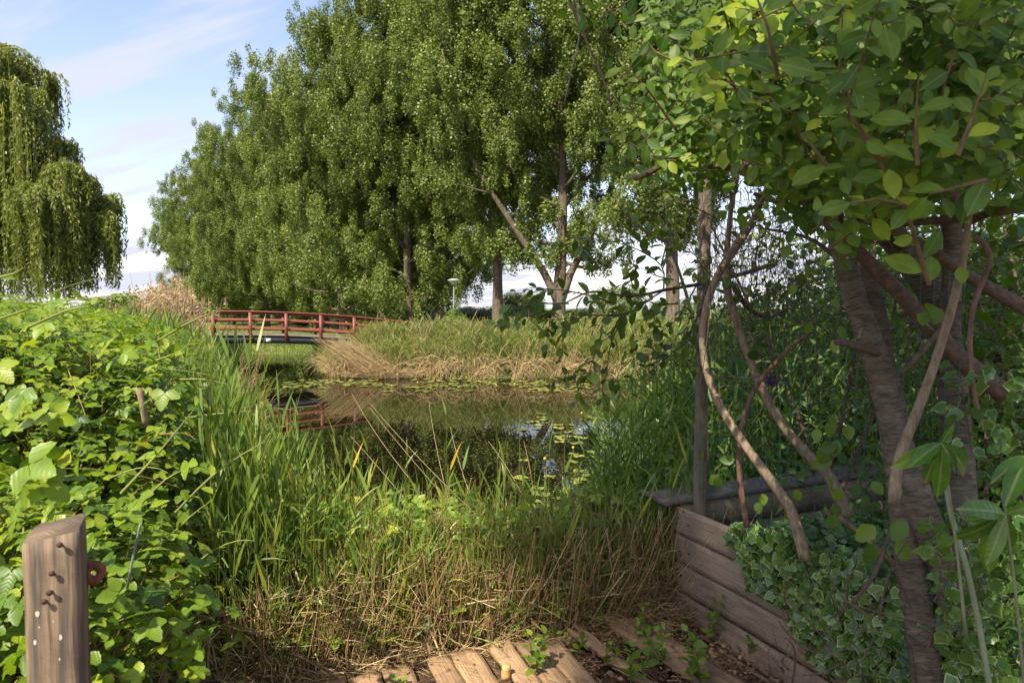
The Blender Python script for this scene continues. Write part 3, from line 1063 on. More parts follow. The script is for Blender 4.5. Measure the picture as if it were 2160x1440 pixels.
def poplar(seed, H=31, low=4.5, leaves=230000, fork=False, rad=7.8, leaf=.155, dens=1.0, rbase=.40, crown_low_r=.45):
    """returns trunk and crown mesh objects (unparented) of one tree at the origin"""
    r = np.random.default_rng(seed)
    tr = MB()
    lean = r.normal(0, .5, 2)
    top = np.array([lean[0], lean[1], H])
    mids = [np.array([0, 0, -.4]), np.array([0, 0, 2.2]), np.array([lean[0] * .3 + r.normal(0, .2), lean[1] * .3, H * .3]),
            np.array([lean[0] * .7, lean[1] * .7 + r.normal(0, .3), H * .65]), top]
    rr = [rbase * 1.35, rbase, rbase * .72, rbase * .36, .04]
    spine = tube(tr, [list(a) + [b] for a, b in zip(mids, rr)], 1.0, 10, .06, seed=seed)
    limbs = []
    nl = 46
    for i in range(nl):
        f = (i + .5) / nl
        z0 = low * .75 + (H * .86 - low * .75) * f ** 1.05
        base = spine[np.argmin(np.abs(spine[:, 2] - z0))]
        an = i * 2.399 + r.normal(0, .35)
        rel = (z0 - low) / (H - low)
        prof = rad * (crown_low_r + (1 - crown_low_r) * math.sin(min(1, max(0, rel * 2.1 + .2)) * math.pi / 2)) * (1 - max(0, rel - .42) / .62) ** .75
        L = max(1.0, prof * r.uniform(.8, 1.1))
        rise = L * r.uniform(.55, 1.15) if i > 5 else L * r.uniform(.15, .6)
        end = base + np.array([math.cos(an) * L, math.sin(an) * L, rise])
        md = base + (end - base) * .5 + np.array([0, 0, -L * .10]) + r.normal(0, .25, 3)
        rb = max(.035, rbase * .36 * (1 - .75 * f))
        c = tube(tr, [list(base) + [rb], list(md) + [rb * .6], list(end) + [.015]], .8, 5, .05, seed=seed + i)
        limbs.append((c, L))
    if fork:
        for dx, dy, zz, L in ((-6.0, -.5, 12, 1), (4.6, .5, 13, 1)):
            pts = [(0, 0, 1.9, .34), (dx * .16, dy * .2, 3.9, .25), (dx * .50, dy * .6, 7.0, .19), (dx, dy, zz, .11), (dx * 1.25, dy, zz + 6, .05)]
            c = tube(tr, pts, .8, 8, .05, seed=seed + 99)
            limbs.append((c[len(c) // 2:], 5))
            for q in range(7):
                b = c[int(len(c) * (.45 + .07 * q))]
                e = b + np.array([r.normal(0, 2.4), r.normal(0, 2.4), r.uniform(.5, 3)])
                cc = tube(tr, [list(b) + [.07], list((b + e) / 2 + r.normal(0, .2, 3)) + [.04], list(e) + [.01]], .6, 5, .05, seed=q)
                limbs.append((cc, 2.6))
    # leafy sprays along the outer part of each limb
    cen, rads = [], []
    for c, L in limbs:
        m = int(10 + L * 4)
        for q in range(m):
            f = r.uniform(.28, 1.03) if q > 2 else r.uniform(.8, 1.05)
            k = min(len(c) - 1, int(f * (len(c) - 1)))
            off = np.clip(r.normal(0, 1, 3), -1.5, 1.5) * (.13 * L + .25) * [1, 1, .75]
            cen.append(c[k] + off)
            rads.append(r.uniform(.3, 1.0) ** 1.2 * (.62 + .04 * L))
    for q in range(26):
        cen.append(spine[int(len(spine) * r.uniform(.62, 1.0)) - 1] + r.normal(0, .7, 3)); rads.append(r.uniform(.5, 1.0))
    cen = np.array(cen); rads = np.array(rads)
    # upright leafy shoots that give the outline its points
    tips = cen[cen[:, 2] > H * .35]
    for q in r.choice(len(tips), 90, replace=False):
        for k in range(2):
            cen = np.vstack([cen, tips[q] + np.array([r.normal(0, .12), r.normal(0, .12), .3 + .35 * k])]); rads = np.append(rads, .5 - .1 * k)
    keep = cen[:, 2] > low - 1.2
    cen, rads = cen[keep], rads[keep]
    w = rads ** 2.2; w /= w.sum()
    n = int(leaves * dens)
    idx = r.choice(len(cen), n, p=w)
    u = unit(r.normal(size=(n, 3)))
    rad_ = rads[idx] * np.clip(r.uniform(0, 1, n) ** .42 + r.normal(0, .07, n), 0, 1.35)
    pos = cen[idx] + u * rad_[:, None] * [.72, .72, 1.3] - np.array([0, 0, .2]) * r.random(n)[:, None]
    nrm = unit(u * 1.0 + unit(r.normal(size=(n, 3))) * .9 + [0, 0, .35])
    d = unit(np.cross(nrm, unit(r.normal(size=(n, 3)))) + [0, 0, -.25])
    s = leaf * r.uniform(.7, 1.25, n)
    clump_t = r.normal(0, .13, len(cen))
    ti = np.clip(.48 + clump_t[idx] + r.normal(0, .15, n), 0, 1)
    cr = MB()
    h = n // 2
    cr.inst(LEAF4, frames(d[:h], nrm[:h], s[:h]), pos[:h], ti[:h])
    cr.inst(LEAF4B, frames(d[h:], nrm[h:], s[h:]), pos[h:], ti[h:])
    return tr, cr


def place_tree(name, src, loc, rz, sc, label, cat, group):
    root = empty(name, loc, label, cat, group)
    root.rotation_euler = (0, 0, rz)
    root.scale = (sc[0], sc[0], sc[1])
    for part in src:
        o = bpy.data.objects.new(part.name.split('.')[0], part.data) if part.parent is not None else part
        if part.parent is not None:
            COL.objects.link(o)
        o.parent = root
    return root


def row(D):
    return 28.7 - .576 * D


def poplars():
    def mk(seed, **k):
        tr, cr = poplar(seed, **k)
        return [tr.build('trunk', M_BARK, smooth=True), cr.build('crown', M_POP)]
    fork = mk(11, fork=True, rbase=.40, low=5.6, H=31, leaves=290000)
    A = mk(21, low=6.6, H=30, rad=7.4, leaves=250000)
    Bv = mk(35, low=5.4, H=31, rad=7.8)
    Cv = mk(47, low=1.6, H=31, rad=8.2, leaves=290000, crown_low_r=.95)
    near = [
        (37.0, 8.7, A, 1.0, (.95, 1.0), 'poplar on the right whose bare trunk leans behind the grey post'),
        (44.5, None, fork, 0.0, (1.0, 1.0), 'poplar whose thick trunk splits low into three limbs'),
        (51.7, None, A, 2.1, (1.0, .98), 'poplar right of the lamp, straight trunk with drooping leafy twigs'),
        (61.0, None, Bv, 4.0, (.98, 1.02), 'poplar just left of the lamp with a bare trunk'),
        (68.0, None, A, 5.1, (1.0, 1.02), 'poplar where the red railing ends, second trunk left of the lamp'),
        (78.0, None, Cv, .7, (.9, 1.0), 'poplar with a thick pale trunk behind the bridge, left of the railing end'),
        (85.0, None, Bv, 1.9, (.95, 1.0), 'poplar with a slim dark trunk above the right part of the bridge'),
        (94.0, None, Cv, 3.3, (1.0, 1.0), 'poplar standing behind the middle of the red bridge'),
        (103.0, None, Cv, 5.0, (1.05, 1.0), 'poplar farther down the row with foliage almost to the ground'),
        (113.0, None, Cv, 2.6, (1.05, 1.03), 'tenth poplar along the row, counted from the right'),
        (124.0, None, Cv, .2, (1.05, 1.0), 'eleventh poplar along the row, counted from the right'),
        (136.0, None, Cv, 4.4, (1.1, 1.0), 'twelfth poplar along the row, counted from the right'),
        (150.0, None, Cv, 1.4, (1.1, 1.02), 'third poplar from the far left end of the row'),
        (166.0, None, Cv, 3.9, (1.1, 1.0), 'last but one poplar at the far left end of the row'),
        (184.0, None, Cv, 5.7, (1.15, .98), 'farthest, smallest looking poplar at the left end of the row')]
    for D, X, src, rz, sc, lab in near:
        X = row(D) if X is None else X
        place_tree('poplar_tree', src, (X, D, float(gz(np.array(X), np.array(D)))), rz, sc, lab, 'tree', 'poplars in a row behind the pond')
    # second line that fills the avenue behind
    for i, (D, X, sc, lab) in enumerate([
        (66, -16.3, 1.02, 'tall poplar left of the row, its crown high above the red bridge'),
        (82, -29.5, .95, 'poplar whose top stands clear against the sky above the bridge'),
        (100, -41, 1.0, 'poplar with a sky-lit edge between the bridge and the reed plumes'),
        (121, -55, 1.0, 'shorter looking poplar above the dry reed plumes'),
        (59, -9.0, 1.05, 'poplar filling the top of the frame above the right end of the bridge')]):
        place_tree('poplar_tree', Cv, (X, D, float(gz(np.array(X * 1.0), np.array(D * 1.0)))), 1.1 * i + .5, (sc, (1.02, .95, .95, .95, 1.08)[i]), lab, 'tree', 'poplars in a row behind the pond')


poplars()


def shrub_mesh(seed, n, leaf, rx=1.0, rz=1.0, lumps=14, tmpl=LEAF4, flat=.75):
    r = np.random.default_rng(seed)
    cen = unit(r.normal(size=(lumps, 3))) * r.uniform(.25, .72, (lumps, 1)) * [rx, rx, rz * .8] + [0, 0, rz * .75]
    cen[:, 2] = np.maximum(cen[:, 2], .15)
    rd = r.uniform(.3, .55, lumps) * (rx + rz) * .5
    idx = r.choice(lumps, n)
    u = unit(r.normal(size=(n, 3)))
    pos = cen[idx] + u * (rd[idx] * r.uniform(0, 1, n) ** .4)[:, None]
    pos[:, 2] = np.abs(pos[:, 2])
    nrm = unit(u + unit(r.normal(size=(n, 3))) * .8 + [0, 0, .3])
    d = unit(np.cross(nrm, unit(r.normal(size=(n, 3)))))
    mb = MB()
    mb.inst(tmpl, frames(d, nrm, leaf * r.uniform(.7, 1.2, n)), pos, np.clip(.5 + r.normal(0, .1, lumps)[idx] + r.normal(0, .16, n), 0, 1))
    return mb


def woody(seed, n, h, rx, r0=.05):
    r = np.random.default_rng(seed); mb = MB()
    for i in range(n):
        a = r.uniform(0, 6.28); e = np.array([math.cos(a) * rx * r.uniform(.2, .7), math.sin(a) * rx * r.uniform(.2, .7), h * r.uniform(.6, .95)])
        tube(mb, [[0, 0, -.1, r0], list(e * .5 + r.normal(0, .05, 3)) + [r0 * .6], list(e) + [r0 * .15]], h / 6, 5, .05, seed=i)
    return mb


def shrubs():
    pale = [woody(5, 5, 3.4, 2).build('stems', M_TWIG), shrub_mesh(61, 15000, .17, 2.6, 2.3).build('foliage', M_PALE)]
    bush = [woody(6, 5, 2.0, 1.2, .04).build('stems', M_TWIG), shrub_mesh(62, 9000, .13, 1.4, 1.3).build('foliage', M_BUSH)]
    for i, (px, top, D, w, lab) in enumerate([
        (1010, 640, 84, 1.5, 'pale grey-green bush to the right of the lamp pole'),
        (1095, 605, 92, 1.6, 'tall pale bush in the gap between the two thick poplar trunks'),
        (1150, 650, 74, 1.1, 'low pale bush just left of the forked poplar trunk'),
        (1235, 645, 86, 1.4, 'pale bush seen right of the forked poplar trunk'),
        (1310, 590, 98, 1.9, 'broad pale bush in the sky gap behind the hanging apple branch'),
        (1420, 625, 86, 1.6, 'pale bush right of the leaning poplar trunk'),
        (1560, 640, 88, 1.7, 'pale bush glimpsed through the wire mesh'),
        (885, 640, 108, 1.6, 'distant pale bush left of the lamp and bare poplar trunk'),
        (830, 650, 100, 1.2, 'distant pale bush above the end of the red railing'),
        (1720, 640, 95, 1.8, 'pale bush glimpsed behind the cherry trunks'),
        (1900, 630, 90, 1.8, 'pale bush in the background at the right')]):
        X = (px - 1080) / F * D
        hz = (650 - top) / F * D + 1.6 - float(gz(np.array(X), np.array(D * 1.0)))
        place_tree('willow_bush', pale, (X, D, float(gz(np.array(X), np.array(D * 1.0)))), i * 1.3, (w, hz / 4.2), lab, 'bush', 'pale bushes behind the poplars')
    for i, (px, top, D, w, lab) in enumerate([
        (955, 640, 47, .85, 'fresh green bush at the foot of the lamp'),
        (735, 655, 74, 1.1, 'yellow-green bush between poplar trunks behind the bridge'),
        (640, 660, 88, 1.3, 'green bush in shade behind the middle of the bridge'),
        (1430, 650, 38, 1.1, 'green bush beyond the far reeds at the foot of the leaning trunk'),
        (205, 608, 32, 1.25, 'light green bush between willow and dry reeds'),
        (255, 600, 70, 2.2, 'dark distant bush on the skyline left of the dry reed plumes'),
        (290, 612, 60, 1.3, 'small bush on the skyline just left of the dry reed plumes'),
        (60, 615, 30, 1.5, 'green bush under the hanging willow branches'),
        (1290, 662, 36, 1.1, 'low green bush behind the reeds under the hanging apple branch'),
        (1530, 655, 34, 1.5, 'green bush beyond the reeds right of the grey post'),
        (1680, 650, 33, 1.6, 'green bush across the pond between vine and cherry trunk')]):
        X = (px - 1080) / F * D
        hz = (650 - top) / F * D + 1.6 - float(gz(np.array(X), np.array(D * 1.0)))
        place_tree('green_bush', bush, (X, D, float(gz(np.array(X), np.array(D * 1.0)))), i * 1.7, (w, hz / 2.5), lab, 'bush', 'green bushes around the pond')


shrubs()


def bank_shrubs():
    src = [woody(16, 8, 2.6, 1.3, .035).build('stems', M_TWIG), shrub_mesh(77, 17000, .075, 1.5, 1.6, 34, OVATE_LO).build('foliage', M_UNDER)]
    for i, (px, D, top, w, lab) in enumerate([
        (1585, 5.9, 470, .62, 'leafy shrub just behind the netting near the grey post'),
        (1720, 6.6, 400, .85, 'leafy shrub behind the netting between vines and cherry trunk'),
        (1880, 7.4, 360, 1.0, 'tall leafy shrub showing between the cherry trunks'),
        (2050, 7.0, 330, 1.05, 'tall dark shrub behind the right-hand cherry trunks'),
        (2200, 6.0, 330, 1.0, 'dark shrub closing the view at the right edge'),
        (1480, 9.5, 560, .8, 'low shrub on the bank behind the apple branch and grey post')]):
        X = (px - 1080) / F * D
        z0 = float(gz(np.array(X), np.array(D)))
        hz = (650 - top) / F * D + 1.6 - z0
        place_tree('bank_shrub', src, (X, D, z0), i * 1.9, (w, hz / 3.0), lab, 'shrub', 'shrubs on the bank behind the netting')


bank_shrubs()


# ------------------------------------------------------------------ weeping willow
def willow():
    r = np.random.default_rng(5)
    D = 34.0
    base = np.array([-26.5, D + .5, 0])
    root = empty('weeping_willow', tuple(base), 'tall weeping willow with hanging curtains of leaves at the left edge', 'tree')
    tr = MB()
    tube(tr, [(0, 0, -.3, .6), (.2, 0, 3, .48), (.4, .2, 7, .38), (.2, 0, 11, .2)], 1, 10, .07)
    lf, tw = MB(), MB()
    # (px, top y, radius px, how low strands reach, count)
    r_th = .85
    clumps = [(-60, 60, 95, 560, 210), (20, 105, 60, 430, 150), (62, 118, 24, 330, 40), (70, 175, 42, 560, 130), (30, 200, 90, 600, 200), (92, 262, 28, 560, 90), (10, 300, 100, 615, 150),
              (125, 352, 34, 600, 70), (175, 345, 42, 600, 180), (205, 395, 40, 600, 190), (150, 400, 60, 615, 200), (100, 440, 50, 620, 150),
              (60, 420, 90, 620, 210), (218, 440, 24, 590, 80), (-40, 380, 100, 620, 150)]
    for (px, ty, rp, low, cnt) in clumps:
        cnt = int(cnt * r_th); rp = rp * r.uniform(.85, 1.1)
        c = P(px, ty, D) - base
        rad = rp / F * D
        dz = r.uniform(-2.2, 1.6)
        e = c + np.array([0, dz, -.4])
        s0 = np.array([.3, .1, r.uniform(4, 9)])
        tube(tr, [list(s0) + [.14], list((s0 + e) / 2 + [0, 0, .8]) + [.09], list(e) + [.03]], .8, 5, .05)
        nb = max(7, cnt // 9)
        ab = r.uniform(0, 6.28, nb)
        lb = rad * r.uniform(.5, 1.12, nb)
        P0 = c + np.stack([r.normal(0, .1 * rad, nb), dz + r.normal(0, .2, nb), -r.uniform(.5, 1.6, nb)], 1)
        P2 = c + np.stack([np.cos(ab) * lb, dz + np.sin(ab) * lb * 1.2, -r.uniform(.25, 1.0, nb) * rad], 1)
        P1 = (P0 + P2) / 2 + np.array([0, 0, 1.0]) * (rad * r.uniform(.35, .9, nb))[:, None]
        stems(tw, P0, P1, P2, .035, 6, 4, .9)
        ib = r.integers(0, nb, cnt); tb = r.uniform(.25, 1, cnt)[:, None]
        st = P0[ib] * (1 - tb) ** 2 + 2 * P1[ib] * tb * (1 - tb) + P2[ib] * tb ** 2 + r.normal(0, .08, (cnt, 3))
        a = ab[ib] + r.normal(0, .3, cnt); q = tb[:, 0]
        zlow = EYE[2] + (650 - low) / F * D
        L = np.maximum(.8, (st[:, 2] - zlow) * np.clip(r.normal(.70, .32, cnt), .10, 1.05))
        out = np.stack([np.cos(a), np.sin(a), np.zeros(cnt)], 1)
        end = st + out * (.25 * q[:, None] + .15) - np.array([0, 0, 1]) * L[:, None]
        mid = st + out * (.55 * q[:, None] + .1) - np.array([0, 0, .12]) * L[:, None]
        stems(tw, st, mid, end, .012, 5, 3, .8)
        m = 62
        for k in range(m):
            t = ((k + r.uniform(0, 1, cnt)) / m)[:, None]
            p = st * (1 - t) ** 2 + 2 * mid * t * (1 - t) + end * t * t
            p = p + r.normal(0, .05, (cnt, 3))
            d = np.stack([r.normal(0, .55, cnt), r.normal(0, .55, cnt), -np.abs(r.normal(1, .35, cnt))], 1)
            lf.inst(T([(0, 0, 0), (.15, .4, .03), (0, 1, 0), (-.15, .4, .03)], [(0, 1, 2, 3)]), frames(d, unit(r.normal(size=(cnt, 3))), r.uniform(.16, .30, cnt)), p,
                    np.clip(r.normal(.5, .2, cnt) + .1 * np.sin(a * 3), 0, 1))
    a = tr.build('trunk', M_BARK, root, smooth=True)
    b = lf.build('crown', M_WIL, root)
    c = tw.build('hanging_twigs', M_WIL, root)


willow()


# ------------------------------------------------------------------ street lamp and distant pole
def lathe(mb, prof, c, n=20, tint=.5):
    V, f = [], []
    for r_, z in prof:
        for k in range(n):
            a = 2 * math.pi * k / n
            V.append((c[0] + r_ * math.cos(a), c[1] + r_ * math.sin(a), c[2] + z))
    for i in range(len(prof) - 1):
        for k in range(n):
            k2 = (k + 1) % n
            f += [i * n + k, i * n + k2, (i + 1) * n + k2, (i + 1) * n + k]
    mb.add(V, f, [4] * ((len(prof) - 1) * n), tint)


def lamp():
    D = 49.0
    top = P(957, 587, D)
    base = (top[0], D, float(gz(np.array(top[0]), np.array(D))))
    top = top - np.array([0, 0, base[2]])
    root = empty('street_lamp', base, 'grey park lamp with a cone-shaped head on a slim pole between poplar trunks', 'street lamp')
    mb = MB(); lathe(mb, [(.001, -.1), (.075, -.1), (.06, 1.0), (.045, top[2] - .42), (.001, top[2] - .42)], (0, 0, 0), 12)
    mb.build('pole', M_POLE, root, smooth=True)
    mb = MB(); lathe(mb, [(.06, -.48), (.10, -.44), (.44, -.16), (.45, -.13), (.43, -.12), (.001, -.11)], (0, 0, top[2]), 28)
    mb.build('lamp_shade', M_LAMP, root)
    mb = MB(); lathe(mb, [(.43, -.118), (.30, -.05), (.12, -.01), (.001, 0)], (0, 0, top[2]), 28)
    mb.build('lamp_cap', M_LAMP, root, smooth=True)
    D = 120
    t = P(1618, 590, D)
    mb = MB(); lathe(mb, [(.12, 0), (.10, t[2]), (.001, t[2] + .05)], (0, 0, 0), 8)
    tag(mb.build('white_pole', M_WHITE), 'thin white pole far off, seen through the wire mesh', 'pole').location = (t[0], D, 0)
    D = 110
    t = P(1137, 630, D)
    mb = MB(); lathe(mb, [(.09, 0), (.07, t[2]), (.001, t[2] + .05)], (0, 0, 0), 8)
    tag(mb.build('white_pole', M_WHITE), 'slim pale pole far off, left of the forked poplar', 'pole').location = (t[0], D, 0)


lamp()


# ------------------------------------------------------------------ lily pads
def lily_pads():
    n = 18
    V = [(0, 0, 0)]
    a0 = .22
    for k in range(n + 1):
        a = a0 + (2 * math.pi - 2 * a0) * k / n
        V.append((math.cos(a) * (1 + .03 * math.sin(5 * a)), math.sin(a) * (1 + .03 * math.cos(3 * a)), .012 * math.sin(3 * a) + .008))
    meshes = []
    for q in range(4):
        mb = MB()
        f, tot = [], []
        for k in range(n):
            f += [0, k + 1, k + 2]; tot.append(3)
        vv = np.array(V) + np.array([0, 0, 0])
        mb.add(vv, f, tot, .12 + .24 * q)
        o = mb.build('lily_pad', M_PAD)
        meshes.append(o.data)
        bpy.data.objects.remove(o)
    spots = []
    r = np.random.default_rng(3)
    tries = 0

    def ok(x, y, s):
        return all((x - a) ** 2 + (y - b) ** 2 * 1 > (.72 * (s + c)) ** 2 for a, b, c, *_ in spots)
    while sum(1 for s in spots if s[3] == 0) < 185 and tries < 9000:
        tries += 1
        px = r.uniform(600, 1255); D = r.uniform(23.2, 27.9)
        py = 650 + 2.85 * F / D
        if D < 24.6 and r.random() < .55: continue
        if px < 800 and abs(py - (812 + (px - 610) * -.03)) > 9: continue
        if lump(px / 60, D, 1.0, 3) < .36: continue
        x = (px - 1080) / F * D
        s = r.uniform(.11, .21)
        if sdf(np.array(x), np.array(D)) > -.15 or not ok(x, D, s): continue
        spots.append((x, D, s, 0))
    tries = 0
    while sum(1 for s in spots if s[3] == 1) < 62 and tries < 9000:
        tries += 1
        px = r.uniform(1090, 1330); D = r.uniform(9.0, 18.5)
        if px < 1130 + (D - 9) * 0 and r.random() < .7: continue
        x = (px - 1080) / F * D; s = r.uniform(.08, .15)
        if lump(px / 40, D * .8, 1.0, 1) < .42 or not ok(x, D, s): continue
        spots.append((x, D, s, 1))
    lab = ['flat yellow-green lily pad in the raft below the far reeds', 'flat lily pad on the water by the right-hand reeds']
    grp = ['lily pads below the far reeds', 'lily pads by the right-hand reeds']
    for (x, y, s, k) in spots:
        o = bpy.data.objects.new('lily_pad', meshes[r.integers(4)])
        COL.objects.link(o)
        o.location = (x, y, WZ + .006 + r.uniform(0, .004))
        o.rotation_euler = (0, 0, r.uniform(0, 6.28))
        o.scale = (s, s, 1)
        tag(o, lab[k], 'lily pad', grp[k])
    # yellow water-lily buds
    mb = MB(); lathe(mb, [(.001, 0), (.008, .0), (.008, .05), (.022, .06), (.027, .08), (.016, .095), (.001, .09)], (0, 0, 0), 8)
    src = mb.build('water_lily_flower', M_YEL)
    me = src.data; bpy.data.objects.remove(src)
    for (px, D, k) in [(880, 25.5, 0), (955, 27, 0), (983, 27.3, 0), (1010, 26, 0), (1082, 26.7, 0), (1105, 26.9, 0), (1047, 24.5, 0), (1085, 24.8, 0),
                       (915, 27, 0), (825, 24.4, 0), (1228, 18, 1), (1150, 12.5, 1), (1210, 13.5, 1), (1225, 15.5, 1)]:
        o = bpy.data.objects.new('water_lily_flower', me); COL.objects.link(o)
        o.location = ((px - 1080) / F * D, D, WZ + .005)
        o.rotation_euler = (0, 0, px)
        tag(o, 'tiny yellow water-lily bud above the ' + ('far raft of pads' if k == 0 else 'pads by the right-hand reeds'), 'flower', 'yellow buds over the ' + ('far pads' if k == 0 else 'right-hand pads'))
    # drifting specks
    sp = MB()
    p = pts_where(2600, -6, 4, 6, 18, lambda x, y, d: (d < -.2) & (lump(x, y, .5, 9) > .52))
    p[:, 2] = WZ + .005
    n = len(p)
    dd = np.stack([np.cos(np.arange(n)), np.sin(np.arange(n)), np.zeros(n)], 1)
    sp.inst(LEAF4, frames(dd, np.tile([0, 0, 1.0], (n, 1)), rng.uniform(.018, .045, n), None, .001), p, rng.uniform(.5, 1, n))
    stuff(sp, 'floating_specks', M_PAD, 'tiny pale seeds and bits floating on the dark water', 'floating debris')


lily_pads()


# ------------------------------------------------------------------ boards
def board(name, m, a, b, width, thick, up, parent=None, nl=14, nw=4, ragged=.004, wob=.002, tint=None, end0=0.0, end1=0.0, seed=0, dy=None, holes=None):
    """board from a to b (centre line of its top face); width runs across, up is the face normal"""
    r = np.random.default_rng(seed)
    a = np.asarray(a, float); b = np.asarray(b, float)
    L = np.linalg.norm(b - a)
    x = (b - a) / L
    z = np.asarray(up, float); z = z - x * np.dot(z, x); z /= np.linalg.norm(z)
    y = np.cross(z, x)
    V, U = [], []
    tint = r.random() if tint is None else tint
    edge = np.stack([np.cumsum(r.normal(0, ragged, nl + 1)), np.cumsum(r.normal(0, ragged, nl + 1))], 0)
    edge -= edge.mean(1, keepdims=True)
    e0 = r.normal(0, end0, nw + 1); e1 = r.normal(0, end1, nw + 1)
    for side in (0, 1):
        for i in range(nl + 1):
            for j in range(nw + 1):
                t = i / nl; s = j / nw * 2 - 1
                wv = width / 2 + (edge[0][i] if s < 0 else edge[1][i])
                xx = t * L + (e0[j] * (1 - t) ** 6 if t < .5 else e1[j] * t ** 6)
                edge_drop = -.0007 if abs(s) == 1 or i in (0, nl) else 0
                if holes is not None:
                    wv = wv * holes(t, s)
                zz = (0 if side == 0 else -thick) + (r.normal(0, wob) + edge_drop if side == 0 else 0)
                V.append(np.array([xx, s * wv, zz])); U.append((t * L, s * width / 2 + side * .3))
    k = (nl + 1) * (nw + 1)
    f = []
    idx = lambda i, j, s: s * k + i * (nw + 1) + j
    for i in range(nl):
        for j in range(nw):
            f += [idx(i, j, 0), idx(i + 1, j, 0), idx(i + 1, j + 1, 0), idx(i, j + 1, 0)]
            f += [idx(i, j, 1), idx(i, j + 1, 1), idx(i + 1, j + 1, 1), idx(i + 1, j, 1)]
    for i in range(nl):
        f += [idx(i, 0, 0), idx(i, 0, 1), idx(i + 1, 0, 1), idx(i + 1, 0, 0)]
        f += [idx(i, nw, 0), idx(i + 1, nw, 0), idx(i + 1, nw, 1), idx(i, nw, 1)]
    for j in range(nw):
        f += [idx(0, j, 0), idx(0, j + 1, 0), idx(0, j + 1, 1), idx(0, j, 1)]
        f += [idx(nl, j, 0), idx(nl, j, 1), idx(nl, j + 1, 1), idx(nl, j + 1, 0)]
    Rm = np.stack([x, y, z], 1)
    W_ = np.array(V) @ Rm.T + a
    mb = MB()
    mb.add(W_, f, [4] * (len(f) // 4), tint, U)
    loc = np.array(parent.location) if parent is not None else a
    return mb.build(name, m, parent, loc=loc)


def wooden_deck():
    base = (0.1, 2.6, 0)
    root = empty('wooden_deck', base, 'old splaying brown deck boards in the foreground, some broken and overgrown', 'deck')
    # (far-left px/py, far-right px/py, vanishing px, lab)
    rows = [((660, 1432), (728, 1424), 560), ((732, 1424), (800, 1412), 560), ((806, 1408), (866, 1398), 560),
            ((897, 1388), (948, 1376), 560), ((950, 1375), (1008, 1365), 560), ((1030, 1361), (1079, 1349), 560),
            ((1081, 1348), (1128, 1347), 560), ((1140, 1358), (1180, 1354), 545), ((1199, 1322), (1226, 1324), 310), ((1284, 1308), (1334, 1296), 260)]
    for i, (l, r_, vp) in enumerate(rows):
        A, Bp = G(*l), G(*r_)
        c = (A + Bp) / 2
        dr = np.array([(vp - 1080) / F, 1, 0]); dr /= np.linalg.norm(dr)
        pr = np.array([dr[1], -dr[0], 0])
        w = abs(np.dot(Bp - A, pr)) * .99
        w = max(w, .07)
        if i == 9: w = .20
        zoff = (.0, .004, -.003, .002, .0, .006, -.002, .003, .004, .0)[i]
        c[2] = zoff
        far = c + dr * .0
        nearp = c - dr * 2.4
        hl = None
        if i == 8:
            hl = lambda t, s: .62 + .38 * math.sin(t * 9 + 1.2) ** 2
        o = board('board', M_DECK, far, nearp, w, .028, (0, 0, 1), root, nl=40, nw=5, ragged=.0012 if i not in (5, 8, 9) else .004,
                  wob=.0012, tint=(.6, .75, .7, .55, .8, .95, .25, .5, .45, .35)[i], end0=.012 if i not in (5, 8) else .05, seed=i + 3, holes=hl)
        if i == 5: o['label'] = 'bright orange-brown board with a broken edge'
        if i == 8: o['label'] = 'narrow broken board with ragged edges'
        # nail heads
    for i, (a, c) in enumerate([(910, 1400), (965, 1390), (1000, 1400), (1060, 1370), (1150, 1375), (1210, 1345), (1300, 1320), (1400, 1400)]):
        p = G(a, c, .006)
        mb = MB(); lathe(mb, [(.001, .002), (.004, .0015), (.005, 0)], tuple(p - np.array(base)), 8)
        mb.build('nail', M_NAIL, root)
    # bearer under the boards
    mb = MB(); box(mb, (-.1, .1, -.085), (1.6, .05, 0), (0.0, .05, 0), (0, 0, .05)); mb.build('bearer', M_DECK, root)


wooden_deck()


# ------------------------------------------------------------------ timber box on the right
FD = unit(np.array([-.444, 1, 0]))            # direction of the front face, going away
FNRM = np.array([-FD[1], FD[0], 0])           # facing left, towards the path
if FNRM[0] > 0: FNRM = -FNRM
K0 = G(1420, 1064, .53); K0[2] = 0            # far left corner at ground level


